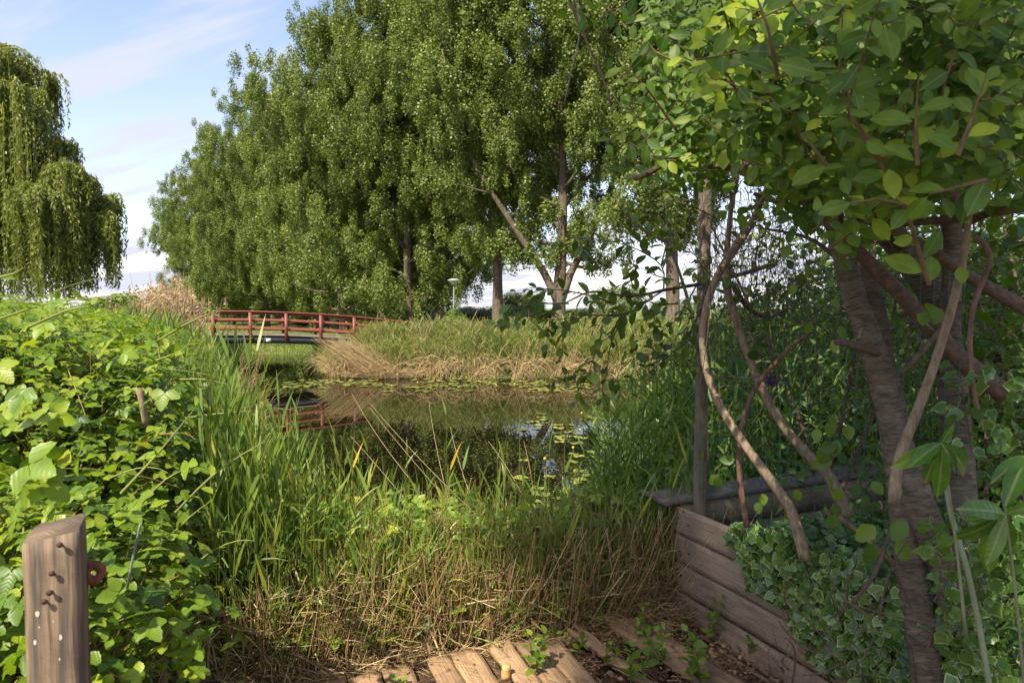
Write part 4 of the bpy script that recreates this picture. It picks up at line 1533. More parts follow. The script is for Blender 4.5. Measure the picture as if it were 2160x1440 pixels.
def timber_box():
    root = empty('timber_box', tuple(K0), 'low grey box of weathered boards overgrown with ivy, right foreground', 'planter box')
    zt = [(.38, .53), (.228, .375), (.078, .223), (-.072, .073), (-.22, -.077)]
    for i, (z0, z1) in enumerate(zt):
        a = K0 + np.array([0, 0, (z0 + z1) / 2]) + FNRM * (0 if i < 3 else .018)
        b = a - FD * 2.3
        a = a + FD * (.0 if i != 3 else .01)
        board('board', M_GREY, a, b, z1 - z0, .025, FNRM, root, nl=34, nw=5, ragged=.0006, wob=.0006, tint=(.42, .62, .55, .38, .3)[i], end0=.002, seed=30 + i)
    # nail heads and holes
    for i, (px, py) in enumerate([(1431, 1092), (1442, 1078), (1452, 1108), (1430, 1102), (1434, 1162), (1437, 1170), (1453, 1167), (1436, 1195), (1437, 1212), (1454, 1225), (1428, 1185)]):
        r_ = ray(px, py); t = np.dot(K0 - EYE, FNRM) / np.dot(r_, FNRM); p = EYE + r_ * t + FNRM * .002
        mb = MB(); box(mb, p - K0, FNRM * .0015, FD * .0045, BZ * .0035); mb.build('nail', M_NAIL, root)
    # back side going right under the cap
    bd = -FNRM
    for i, (z0, z1) in enumerate(zt[:4]):
        a = K0 + FD * -.03 + np.array([0, 0, (z0 + z1) / 2]) + bd * .03
        board('board', M_GREY, a, a + bd * 2.4, z1 - z0, .025, -FD, root, nl=14, nw=2, ragged=.0006, wob=.0006, tint=.2, seed=50 + i)
    c = G(1384, 1046, .565)
    board('cap_board', M_CAP, c - bd * .02, c + bd * 2.6, .22, .026, (0, 0, 1), root, nl=40, nw=5, ragged=.0008, wob=.0006, tint=.45, end0=.006, seed=77)
    # soil inside
    s = MB()
    q = K0 + np.array([0, 0, .30])
    s.add([q - FNRM * .03, q - FNRM * .03 - FD * 2.2, q - FNRM * 2.3 - FD * 2.2, q - FNRM * 2.3], [0, 1, 2, 3], [4])
    s.build('soil', M_GROUND, root, loc=K0)


timber_box()


def grey_post():
    c = P(1474, 1085, 3.66); base = np.array([c[0], c[1], 0])
    top = P(1480, 345, 3.66)
    h = top[2]
    mb = MB()
    ax = -FNRM * .027; ay = FD * .024
    # bevelled square post in slices, grain upward
    V, U = [], []
    nz = 24
    prof = [(-1, -.86), (-.86, -1), (.86, -1), (1, -.86), (1, .86), (.86, 1), (-.86, 1), (-1, .86)]
    for i in range(nz + 1):
        z = h * i / nz
        jx, jy = rng.normal(0, .0006, 2)
        for k, (u, v) in enumerate(prof):
            V.append(ax * u + ay * v + np.array([jx + .012 * i / nz, jy, z])); U.append((z, k * .03 + (.5 if k > 3 else 0)))
    f = []
    for i in range(nz):
        for k in range(8):
            k2 = (k + 1) % 8
            f += [i * 8 + k, i * 8 + k2, (i + 1) * 8 + k2, (i + 1) * 8 + k]
    tot = [4] * (nz * 8)
    f += [nz * 8 + k for k in range(8)]; tot.append(8)
    mb.add(V, f, tot, .35, U)
    o = mb.build('wooden_post', M_GPOST)
    o.location = base
    tag(o, 'tall slim grey timber post standing in the corner of the timber box', 'post')


grey_post()


def left_post():
    c = P(116, 1115, 1.22)
    top = c[2]
    root = empty('gate_post', (c[0], c[1], 0), 'thick weathered brown post with rusty nails, left foreground', 'post')
    yaw = R(18)
    ax = np.array([math.cos(yaw), math.sin(yaw), 0]); ay = np.array([-ax[1], ax[0], 0])
    V, U = [], []
    hw, hd = .044, .034
    nz = 30
    nf = 6
    ring = []
    for k in range(nf): ring.append((-1 + 2 * k / nf, -1))
    for k in range(4): ring.append((1, -1 + 2 * k / 4))
    for k in range(nf): ring.append((1 - 2 * k / nf, 1))
    for k in range(4): ring.append((-1, 1 - 2 * k / 4))
    n = len(ring)
    for i in range(nz + 1):
        for k, (u, v) in enumerate(ring):
            cut = (.008 * u + .008 * v + .004 * math.sin(9 * u)) * (i / nz) ** 12
            corner = .94 if abs(u) == 1 and abs(v) == 1 else 1
            z = (top * i / nz) + cut
            V.append((ax * u * hw + ay * v * hd) * corner * (1 + .006 * math.sin(z * 37 + k)) + np.array([0, 0, z]) + rng.normal(0, .0004, 3))
            U.append((z, u * hw + (0 if v < 0 else .5) + v * .03))
    f = []
    for i in range(nz):
        for k in range(n):
            k2 = (k + 1) % n
            f += [i * n + k, i * n + k2, (i + 1) * n + k2, (i + 1) * n + k]
    tot = [4] * (nz * n)
    f += [nz * n + k for k in range(n)]; tot.append(n)
    mb = MB(); mb.add(V, f, tot, .5, U)
    mb.build('timber', M_POST, root)
    # nails: head, shank, slightly tilted
    fc = np.array([c[0], c[1], 0]) - ay * hd

    def onface(px, py):
        r_ = ray(px, py); t = np.dot(fc - EYE, ay) / np.dot(r_, ay); return EYE + r_ * t
    for i, (px, py) in enumerate([(129, 1147), (112, 1208), (109, 1246), (96, 1266)]):
        p = onface(px, py) - np.array([c[0], c[1], 0])
        dn = -ay + np.array([rng.normal(0, .15), 0, rng.uniform(-.1, .3)])
        dn = unit(dn)
        e = p + dn * .009
        mb = MB()
        tube(mb, [list(p - dn * .005) + [.0022], list(e) + [.0022]], .004, 8, .03)
        tube(mb, [list(e) + [.0052], list(e + dn * .002) + [.005]], .002, 10, .03)
        mb.build('nail', M_NAIL, root, smooth=False)
    for i, (px, py, a, b) in enumerate([(79, 1294, .0034, .0055), (74, 1354, .0024, .0048), (128, 1343, .0024, .0055), (83, 1322, .0012, .002), (126, 1389, .0012, .003), (113, 1310, .001, .0015)]):
        p = onface(px, py) - np.array([c[0], c[1], 0]) - ay * .0006
        V = [p]; m = 12
        for k in range(m):
            an = 2 * math.pi * k / m
            V.append(p + ax * math.cos(an) * a * (1 + .15 * math.sin(3 * an + i)) + BZ * math.sin(an) * b)
        mb = MB(); f = []
        for k in range(m): f += [0, 1 + k, 1 + (k + 1) % m]
        mb.add(V, f, [3] * m)
        o = mb.build('paint_spot', M_SPOT, root)
    # rusty bracket plate with a hole
    q = P(198, 1207, 1.27) - np.array([c[0], c[1], 0])
    out = [(-.032, -.012), (-.016, -.012), (-.012, -.020), (.006, -.020), (.019, -.004), (.019, .008), (.010, .020), (-.010, .020), (-.013, .010), (-.032, .010)]
    m = 20
    mb = MB()
    # plate built as polar strips between the hole and the outline
    def outline(an):
        best = None
        d = np.array([math.cos(an), math.sin(an)])
        for i in range(len(out)):
            a_, b_ = np.array(out[i]), np.array(out[(i + 1) % len(out)])
            M_ = np.array([[d[0], -(b_ - a_)[0]], [d[1], -(b_ - a_)[1]]])
            if abs(np.linalg.det(M_)) < 1e-12: continue
            t, s = np.linalg.solve(M_, a_)
            if t > 0 and -1e-6 <= s <= 1 + 1e-6: best = t if best is None else max(best, t)
        return d * (best or .01)
    m = 60
    V = []
    px_ = unit(np.array([.96, .28, 0])); pn = np.array([px_[1], -px_[0], 0])
    for th in (0, .003):
        for k in range(m):
            an = 2 * math.pi * k / m
            o_ = outline(an) * 1.12; h_ = np.array([math.cos(an), math.sin(an)]) * .0048
            V.append(q + px_ * h_[0] + BZ * h_[1] - pn * -th)
            V.append(q + px_ * o_[0] + BZ * o_[1] - pn * -th)
    f = []
    for k in range(m):
        k2 = (k + 1) % m
        f += [2 * k, 2 * k + 1, 2 * k2 + 1, 2 * k2]
        f += [2 * m + 2 * k, 2 * m + 2 * k2, 2 * m + 2 * k2 + 1, 2 * m + 2 * k + 1]
        f += [2 * k + 1, 2 * m + 2 * k + 1, 2 * m + 2 * k2 + 1, 2 * k2 + 1]
        f += [2 * k, 2 * k2, 2 * m + 2 * k2, 2 * m + 2 * k]
    mb.add(V, f, [4] * (4 * m))
    o = mb.build('bracket', M_RUST, root)
    o['label'] = 'rusty red iron plate with a round hole'
    # pale slat standing farther back
    a = P(330, 1268, 2.35); b = np.array([a[0] + .0, a[1], -.15])
    o = board('wooden_stake', M_POST, b, a, .042, .022, (-.5, -.85, 0), None, nl=10, nw=2, tint=.5, seed=5)
    tag(o, 'narrow pale upright stake in the dark gap beside the brambles', 'stake')


left_post()


# ------------------------------------------------------------------ wire mesh
def wire_mesh():
    mb = MB()
    s0, s1 = .06, 1.5                         # along the face from the post towards the camera
    zt = 1.78
    org = K0 - FNRM * .05
    # vertical wires
    n = 30
    for i in range(n):
        s = s0 + (s1 - s0) * i / (n - 1)
        z0 = .33 - .04 * math.sin(i * .9)
        pts = []
        for z in np.linspace(z0, zt - .03 * math.sin(i * .7), 9):
            p = org - FD * s + FNRM * (.025 * math.sin(z * 3 + i * .35) - .02) + BZ * z
            pts.append(list(p) + [.0011])
        tube(mb, pts, .08, 4, 0)
    for j in range(21):
        z = .36 + (zt - .36) * j / 20
        if j < 3: z -= 0
        pts = []
        m = 110
        for i in range(m):
            s = s0 + (s1 - s0) * i / (m - 1)
            sag = -.05 * math.sin(math.pi * (s - s0) / (s1 - s0)) * (1 if j < 6 else .3)
            p = org - FD * s + FNRM * (.025 * math.sin(z * 3 + i * .1) - .02) + BZ * (z + sag + .004 * math.sin(i * 1.6))
            pts.append(list(p) + [.0011])
        tube(mb, pts, .03, 4, 0, cap=False)
    o = mb.build('wire_mesh', M_MESH, loc=org)
    tag(o, 'green plastic-coated wire netting hung from the grey post', 'wire netting')


wire_mesh()


# ------------------------------------------------------------------ leaves along twigs
def leafy_twig(tw, lf, pts, rad, tmpl, size, spacing, tint=(.2, .8), hang=.0, sides=5, spread=1.0, start=.1, rs=rng, face=None):
    c = tube(tw, [list(p) + [rad * (1 - .75 * i / max(1, len(pts) - 1))] for i, p in enumerate(pts)], .04, sides, .06, cap=False)
    ln = np.concatenate([[0], np.cumsum(np.linalg.norm(np.diff(c, axis=0), axis=1))])
    n = max(1, int(ln[-1] * (1 - start) / spacing))
    s = np.linspace(ln[-1] * start, ln[-1], n) + rs.normal(0, spacing * .25, n)
    q = np.stack([np.interp(s, ln, c[:, k]) for k in range(3)], 1)
    dr = unit(np.stack([np.interp(np.clip(s + .02, 0, ln[-1] + .02), np.append(ln, ln[-1] + .02), np.append(c[:, k], 2 * c[-1, k] - c[-2, k])) for k in range(3)], 1) - q + 1e-6)
    an = np.arange(n) * 2.4 + rs.uniform(0, 6.28)
    x = unit(np.cross(dr, [.1, .3, 1.0])); y = np.cross(dr, x)
    rad_ = x * np.cos(an)[:, None] + y * np.sin(an)[:, None]
    d = unit(rad_ * spread + dr * rs.uniform(.3, .9, (n, 1)) + np.array([0, 0, -hang]) + rs.normal(0, .18, (n, 3)))
    up = np.array([0, 0, 1.0]) * .9 + rad_ * .1 + rs.normal(0, .35, (n, 3))
    if face is not None:
        up = np.array(face) + rad_ * .12 + rs.normal(0, .30, (n, 3))
        d = unit(d - up * (np.sum(d * unit(up), 1, keepdims=True) * .75) / np.linalg.norm(up, axis=1, keepdims=True))
    sz = size * rs.uniform(.65, 1.15, n) * np.clip(1.15 - .45 * np.linspace(0, 1, n), .5, 1.1)
    lf.inst(tmpl, frames(d, up, sz), q + d * size * .08, np.clip(rs.uniform(*tint, n), 0, 1))
    return c


# ------------------------------------------------------------------ cherry tree
def in_view(p, pad=60):
    d = p - EYE
    c, s = math.cos(PITCH), math.sin(PITCH)
    f = d[..., 1] * c - d[..., 2] * s
    u = d[..., 1] * s + d[..., 2] * c
    px = 1080 + F * d[..., 0] / np.maximum(f, 1e-3); py = 720 - F * u / np.maximum(f, 1e-3)
    return px, py, f


def cherry():
    base = P(1990, 1500, 2.3); base[2] = 0
    root = empty('cherry_tree', tuple(base), 'multi-stemmed cherry tree with ringed bark leaning over the box at the right', 'tree')
    tk = MB()
    kw = dict(step=.035, sides=14, rough=.03)
    pxtube(tk, [(1752, 440, 2.55, .036), (1775, 520, 2.53, .038), (1800, 620, 2.5, .040), (1842, 740, 2.46, .045), (1872, 850, 2.42, .045), (1890, 960, 2.38, .042), (1900, 1060, 2.33, .036),
                (1912, 1160, 2.3, .042), (1935, 1280, 2.26, .046), (1955, 1400, 2.22, .050), (1985, 1600, 2.2, .06)], seed=1, **kw)
    pxtube(tk, [(1850, 470, 2.75, .045), (1905, 530, 2.75, .052), (1965, 620, 2.72, .054), (2000, 720, 2.7, .050), (2012, 840, 2.65, .052), (2022, 980, 2.6, .054), (2030, 1150, 2.5, .055), (2035, 1400, 2.4, .06)], seed=2, **kw)
    pxtube(tk, [(1905, 930, 2.36, .03), (1925, 1020, 2.3, .048), (1955, 1110, 2.28, .054), (2000, 1210, 2.25, .056), (2030, 1330, 2.2, .06), (2060, 1500, 2.2, .07)], seed=3, **kw)
    pxtube(tk, [(2000, 430, 2.5, .030), (2010, 520, 2.5, .032), (2005, 640, 2.5, .035), (2000, 760, 2.55, .04)], seed=4, **kw)
    pxtube(tk, [(1828, 560, 2.62, .03), (1850, 650, 2.62, .032), (1868, 760, 2.6, .034), (1900, 900, 2.55, .034)], seed=5, **kw)
    o = tk.build('trunk', M_CBARK, root, smooth=True, loc=base)
    br = MB()
    kb = dict(step=.04, sides=8, rough=.07)
    B_ = [[(1480, 338, 2.5, .020), (1560, 352, 2.45, .024), (1640, 385, 2.4, .026), (1710, 430, 2.38, .024), (1790, 510, 2.36, .024), (1880, 600, 2.35, .025), (1960, 690, 2.35, .027), (2040, 770, 2.35, .03), (2120, 830, 2.35, .034)],
          [(1590, 408, 2.5, .008), (1680, 440, 2.45, .011), (1800, 466, 2.4, .013), (1950, 468, 2.35, .013), (2160, 440, 2.2, .014)],
          [(1860, 475, 2.2, .013), (1950, 520, 2.2, .018), (2040, 580, 2.2, .018), (2160, 650, 2.2, .021), (2260, 700, 2.2, .024)],
          [(1760, 440, 2.5, .030), (1720, 380, 2.4, .024), (1690, 260, 2.2, .018), (1650, 100, 2.0, .012), (1620, -60, 1.9, .008)],
          [(1900, 510, 2.6, .035), (1830, 380, 2.3, .026), (1800, 200, 2.0, .018), (1790, 0, 1.8, .012)],
          [(2005, 430, 2.5, .03), (1990, 300, 2.2, .024), (2010, 120, 1.9, .018), (2000, -60, 1.7, .01)],
          [(2040, 470, 2.3, .012), (2110, 440, 2.1, .012), (2180, 420, 2.0, .012)],
          [(1762, 540, 2.6, .010), (1700, 500, 2.7, .007), (1600, 480, 2.8, .004)],
          [(2030, 640, 2.3, .012), (1980, 700, 2.3, .011), (1900, 790, 2.3, .008)],
          [(1765, 720, 2.3, .013), (1800, 728, 2.35, .014), (1850, 745, 2.4, .015)],
          [(1340, 376, 2.1, .009), (1372, 364, 2.15, .010), (1408, 340, 2.2, .008), (1450, 320, 2.3, .007)]]
    for i, b in enumerate(B_):
        pxtube(br, b, seed=i + 20, **kb)
    o = br.build('branches', M_TWIG, root, smooth=True, loc=base)
    # leafy shoots filling the visible canopy
    tw, lf = MB(), MB()
    r = np.random.default_rng(12)
    made = 0
    tries = 0
    while made < 1450 and tries < 40000:
        tries += 1
        px = r.uniform(1330, 2230); py = r.uniform(-85, 430); D = 1.12 + 1.8 * r.uniform(0, 1) ** .8
        left = 1465 - 90 * math.sin((py + 50) / 170) - (60 if py < 120 else 0)
        if px < left and r.random() < .8: continue
        # underside of the canopy
        low = 400 + 25 * math.sin(px / 90.) + (35 if 1650 < px < 2050 else 0)
        if py > low - 30: continue
        if (px < 1560 and D < 2.1) or (px < 1760 and D < 1.5): continue
        e = P(px, py, D)
        dirn = np.array([r.normal(-.25, .5), r.normal(-.35, .5), r.normal(-.25, .5)])
        L = r.uniform(.12, .28)
        s = e - unit(dirn) * L
        m = (s + e) / 2 + np.array([0, 0, -.02]) + r.normal(0, .015, 3)
        leafy_twig(tw, lf, [s, m, e], .0020, OBOV, r.uniform(.040, .062), .019, (.15, .75) if r.random() < .8 else (.5, .95), .05, 4, 1.0, .05, r, (-.28, -.88, .42))
        made += 1
    # hand-placed front shoots that read clearly in the photograph
    for q in [[(2030, 690, 1.35), (1960, 600, 1.3), (1900, 420, 1.25), (1780, 210, 1.2), (1778, 20, 1.2)],
              [(1935, 350, 1.15), (1932, 260, 1.15), (1937, 170, 1.15)], [(2020, 330, 1.1), (2050, 250, 1.1), (2080, 160, 1.1)],
              [(1745, 350, 1.3), (1715, 310, 1.3), (1695, 280, 1.3)], [(1870, 340, 1.3), (1800, 250, 1.28), (1782, 120, 1.28)],
              [(1645, 240, 1.5), (1600, 160, 1.5), (1560, 110, 1.5)], [(1640, 160, 1.25), (1620, 60, 1.2), (1590, -20, 1.2)],
              [(1430, 280, 1.9), (1385, 215, 1.85), (1345, 165, 1.8), (1310, 140, 1.8)], [(1560, 190, 1.9), (1500, 150, 1.85), (1440, 120, 1.8)],
              [(1925, 440, 1.2), (1850, 420, 1.2), (1740, 440, 1.25)], [(2080, 380, 1.15), (2000, 400, 1.15), (1960, 410, 1.15)]]:
        if q[0][1] > 500: q = q[1:]
        leafy_twig(tw, lf, [P(*z) for z in q], .0042, OBOV, .062, .026, (.35, .95), .1, 6, 1.0, .0, r, (-.25, -.90, .40))
    # sunlit look put into the tint: yellow-green leaves, upper left of the crown
    for k in range(26):
        px = r.uniform(1470, 1720); py = r.uniform(-60, 130)
        e = P(px, py, r.uniform(1.5, 1.9)); s = e + np.array([r.uniform(.05, .2), r.uniform(.05, .2), r.uniform(-.12, .05)])
        leafy_twig(tw, lf, [s, (s + e) / 2, e], .003, OBOV, .066, .024, (.75, 1.0), .0, 4, 1, .2, r, (-.28, -.88, .42))
    # loose hanging sprays farther left
    for k in range(16):
        px = r.uniform(1180, 1420); py = r.uniform(-60, 130 + (px - 1180) * .5)
        D = r.uniform(2.2, 3.0)
        e = P(px, py, D); s = P(px + r.uniform(60, 160), py - r.uniform(0, 90), D + .1)
        leafy_twig(tw, lf, [s, (s + e) / 2 - [0, 0, .02], e], .003, OVATE, .066, .05, (.05, .6), .3, 4, 1, .2, r)
    tw.build('twigs', M_STWIG, root, loc=base)
    lf.build('crown', M_CHER, root, loc=base)


cherry()


def shade_tree():
    # unseen tree added behind the viewer, crown shaped to shade the timber box
    r = np.random.default_rng(71)
    root = empty('shade_caster_tree', (-3.6, -8.6, 0), 'unseen tree added behind the viewer to shade the timber box', 'tree')
    tr, lf = MB(), MB()
    tube(tr, [(-3.6, -8.6, -.2, .3), (-3.7, -8.5, 5, .24), (-4.2, -8.0, 11, .16), (-4.4, -7.6, 15, .05)], .6, 10, .05)
    poly_x = lambda y: np.interp(y, [1.3, 2.9, 4.2, 5.6, 8.5], [.55, .12, .0, .75, 1.9])
    sh = np.array([TRAVEL[0], TRAVEL[1]]) / -TRAVEL[2]
    n = 0
    cen = []
    while n < 240:
        gy = r.uniform(1.3, 8.8); gx = r.uniform(-.2, 5.6)
        if gx < poly_x(gy) + .30 + r.normal(0, .08): continue
        if (gx - 1.75) ** 2 + (gy - 3.7) ** 2 < .72 ** 2: continue
        z = r.uniform(12.5, 16.5)
        cen.append([gx - sh[0] * z, gy - sh[1] * z, z]); n += 1
    cen = np.array(cen)
    for c in cen[::24]:
        s0 = np.array([-4.0, -8.1, r.uniform(8, 12)])
        tube(tr, [list(s0) + [.06], list((c + s0) / 2 + [0, 0, .3]) + [.04], list(c) + [.01]], .6, 5, .05)
    m = 34000
    idx = r.integers(0, len(cen), m)
    pos = cen[idx] + r.normal(0, .26, (m, 3))
    g = pos[:, :2] + sh[None] * pos[:, 2:3]
    k = (g[:, 0] > poly_x(g[:, 1])) & ((g[:, 0] - 1.75) ** 2 + (g[:, 1] - 3.7) ** 2 > .52 ** 2)
    k &= (g[:, 0] < 1.62) | (g[:, 1] > 5.6)
    pos = pos[k]; m = len(pos)
    lf.inst(LEAF4, frames(rdir(m, r), rdir(m, r) + [0, 0, .8], r.uniform(.09, .15, m)), pos, r.random(m))
    tr.build('trunk', M_BARK, root, smooth=True, loc=root.location)
    lf.build('crown', M_POP, root, loc=root.location)


shade_tree()


# ------------------------------------------------------------------ vines and loose stems
def vines():
    V = [
        ([(1650, 330, 3.1, .012), (1612, 410, 3.1, .014), (1590, 462, 3.1, .016), (1560, 510, 3.08, .019), (1520, 570, 3.05, .018), (1492, 640, 3.0, .017), (1482, 720, 3.0, .016), (1495, 800, 2.95, .016), (1530, 875, 2.9, .017), (1580, 950, 2.85, .018), (1635, 1025, 2.8, .020), (1670, 1080, 2.75, .022), (1700, 1180, 2.7, .024)],
         'outer of two thick bare vine stems, bowed towards the grey post', 'vine'),
        ([(1560, 340, 3.2, .010), (1540, 460, 3.2, .012), (1532, 590, 3.2, .017), (1555, 680, 3.15, .018), (1590, 780, 3.1, .019), (1640, 880, 3.05, .020), (1700, 955, 3.0, .021), (1745, 1000, 2.95, .024), (1790, 1090, 2.9, .026)],
         'inner of two thick bare vine stems, running down behind the netting', 'vine'),
        ([(1550, 600, 3.2, .012), (1570, 640, 3.3, .012), (1610, 668, 3.3, .010), (1660, 655, 3.4, .008)], 'short dark vine stub curling right below the canopy', 'vine'),
        ([(1708, 700, 2.9, .009), (1640, 760, 2.95, .009), (1590, 825, 3.0, .010), (1565, 900, 3.0, .012), (1560, 1000, 3.0, .013), (1575, 1110, 3.0, .014)],
         'reddish peeling stem crossing behind the bowed vines', 'vine'),
        ([(2055, 500, 1.9, .008), (2090, 540, 1.88, .0075), (2055, 640, 1.86, .007), (2046, 720, 1.85, .0065), (2052, 810, 1.85, .006), (2068, 888, 1.85, .005)],
         'thin pinkish vine dangling in front of the dark trunks', 'vine'),
        ([(2052, 380, 2.05, .009), (2036, 520, 2.05, .010), (2010, 640, 2.05, .0125), (1970, 770, 2.05, .0135), (1930, 880, 2.05, .0145), (1895, 975, 2.05, .016), (1885, 1060, 2.05, .017)],
         'straight greenish stem slanting across the cherry trunks', 'stem'),
        ([(1990, 980, 1.75, .006), (2005, 1080, 1.72, .0065), (2040, 1200, 1.7, .007), (2065, 1320, 1.7, .0075), (2090, 1460, 1.68, .008)],
         'pale green upright stem at the lower right', 'stem'),
        ([(1800, 1270, 2.1, .006), (1850, 1200, 2.15, .007), (1880, 1110, 2.2, .005)], 'thin forked grey twig in front of the ivy', 'twig'),
        ([(1770, 1088, 2.35, .006), (1820, 1130, 2.3, .0075), (1890, 1190, 2.25, .008)], 'reddish brown pruned branch poking out of the ivy', 'twig'),
        ([(1190, -30, 2.6, .006), (1225, 60, 2.6, .005), (1265, 150, 2.6, .004), (1290, 220, 2.6, .003)], 'pinkish twig hanging from the top edge before the poplars', 'twig'),
        ([(1210, -30, 2.5, .003), (1222, 70, 2.5, .003), (1205, 150, 2.5, .0025), (1190, 220, 2.5, .002)], 'slender hanging twig beside the pinkish one', 'twig'),
    ]
    for i, (rows, lab, cat) in enumerate(V):
        mb = MB()
        pxtube(mb, rows, step=.03, sides=10 if rows[0][3] > .008 else 6, rough=.05, seed=i)
        c = P(*rows[0][:3])
        mt = M_PVINE if i in (3, 4, 8, 9) else (M_TWIG if i in (2, 7) else (M_GSTEM if i == 6 else M_VINE))
        nm = {'vine': 'vine_stem', 'stem': 'plant_stem', 'twig': 'bare_twig'}[cat]
        tag(mb.build(nm, mt, smooth=True, loc=c), lab, cat)
    # tangle of thin dead twigs
    mb = MB()
    r = np.random.default_rng(8)
    n = 420
    px = r.uniform(1480, 2150, n); py = r.uniform(380, 900, n) - 100 * r.random(n); D = r.uniform(2.5, 3.8, n)
    a = np.array([P(*q) for q in zip(px, py, D)])
    b = a + r.normal(0, .22, (n, 3)) * [1, .6, 1]
    m = (a + b) / 2 + r.normal(0, .08, (n, 3))
    stems(mb, a, m, b, r.uniform(.001, .0028, n), 6, 4, r.random(n))
    n = 170
    px = r.uniform(1480, 1700, n); py = r.uniform(380, 560, n); D = r.uniform(3.0, 3.7, n)
    a = np.array([P(*q) for q in zip(px, py, D)])
    b = a + np.stack([r.normal(0, .08, n), r.normal(0, .08, n), -r.uniform(.1, .6, n)], 1)
    m = (a + b) / 2 + r.normal(0, .06, (n, 3))
    stems(mb, a, m, b, .0013, 6, 4, r.random(n))
    # twigs in front of the ivy, lower right
    n = 60
    px = r.uniform(1640, 2100, n); py = r.uniform(1240, 1460, n); D = r.uniform(1.8, 2.5, n)
    a = np.array([P(*q) for q in zip(px, py, D)])
    b = a + np.stack([r.normal(0, .16, n), r.normal(0, .1, n), r.uniform(-.02, .3, n)], 1)
    m = (a + b) / 2 + r.normal(0, .04, (n, 3))
    stems(mb, a, m, b, r.uniform(.001, .004, n), 6, 4, r.random(n))
    stuff(mb, 'tangled_twigs', M_TWIG, 'tangle of thin dead twigs under the canopy behind the netting', 'twigs')


vines()


# ------------------------------------------------------------------ apple branch reaching in from the right
def apple():
    base = P(1560, 560, 3.6)
    root = empty('apple_branch', tuple(base), 'long drooping apple branch with dark leaves hanging before the far reeds', 'branch')
    tw, lf = MB(), MB()
    r = np.random.default_rng(4)
    main = [(1620, 560, 3.7, .013), (1540, 585, 3.6, .011), (1470, 600, 3.5, .009), (1400, 612, 3.4, .008), (1330, 625, 3.3, .006), (1250, 615, 3.25, .005), (1190, 640, 3.2, .003)]
    pxtube(tw, main, step=.04, sides=6, rough=.08)
    subs = [[(1400, 612, 3.4), (1320, 660, 3.3), (1230, 665, 3.2), (1160, 675, 3.15), (1090, 660, 3.1)],
            [(1320, 660, 3.3), (1290, 720, 3.25), (1280, 780, 3.2), (1270, 820, 3.2)],
            [(1400, 612, 3.4), (1395, 560, 3.4), (1330, 520, 3.35), (1260, 505, 3.3), (1220, 500, 3.3)],
            [(1470, 600, 3.5), (1430, 670, 3.4), (1390, 700, 3.35), (1340, 720, 3.3)],
            [(1230, 665, 3.2), (1190, 690, 3.2), (1140, 700, 3.2)], [(1300, 640, 3.2), (1230, 620, 3.15), (1160, 610, 3.1), (1110, 620, 3.1)],
            [(1395, 560, 3.4), (1405, 500, 3.4), (1370, 470, 3.35), (1330, 480, 3.3)], [(1430, 640, 3.4), (1380, 640, 3.3), (1310, 600, 3.3)],
            [(1480, 660, 3.5), (1440, 720, 3.4), (1400, 760, 3.4), (1350, 800, 3.4)], [(1270, 700, 3.2), (1250, 760, 3.2), (1240, 790, 3.2)],
            [(1520, 600, 3.5), (1480, 560, 3.5), (1450, 500, 3.45), (1440, 430, 3.4)], [(1500, 620, 3.5), (1460, 690, 3.5), (1450, 760, 3.5)],
            [(1420, 590, 3.4), (1380, 580, 3.35), (1345, 560, 3.3)], [(1200, 640, 3.2), (1140, 640, 3.15), (1080, 640, 3.1)],
            [(1440, 430, 3.4), (1400, 400, 3.35), (1370, 380, 3.3)], [(1530, 640, 3.6), (1500, 720, 3.6), (1480, 780, 3.6)]]
    for s in subs:
        leafy_twig(tw, lf, [P(*z) for z in s], .0045, OVATE, .070, .026, (.1, .9), .35, 5, .9, .12, r)
        c = np.array([P(*z) for z in s])
        for k in range(3):
            i = r.integers(1, len(c)); b = c[i]
            e = b + np.array([r.normal(-.05, .1), r.normal(0, .08), r.normal(-.07, .08)])
            leafy_twig(tw, lf, [b, (b + e) / 2 + [0, 0, .01], e], .0025, OVATE, .065, .024, (.1, .9), .5, 4, .9, .1, r)
    tw.build('twigs', M_TWIG, root, loc=base)
    lf.build('leaves', M_APPLE, root, loc=base)


apple()


# ------------------------------------------------------------------ shell of leaves over a mound
def mound(cent, rad, n, r, inner=.35):
    u = unit(r.normal(size=(n, 3)))
    q = 1 - inner * r.random(n) ** 1.6
    pos = np.array(cent) + u * np.array(rad) * q[:, None]
    nr = unit(u / np.array(rad))
    return pos, nr


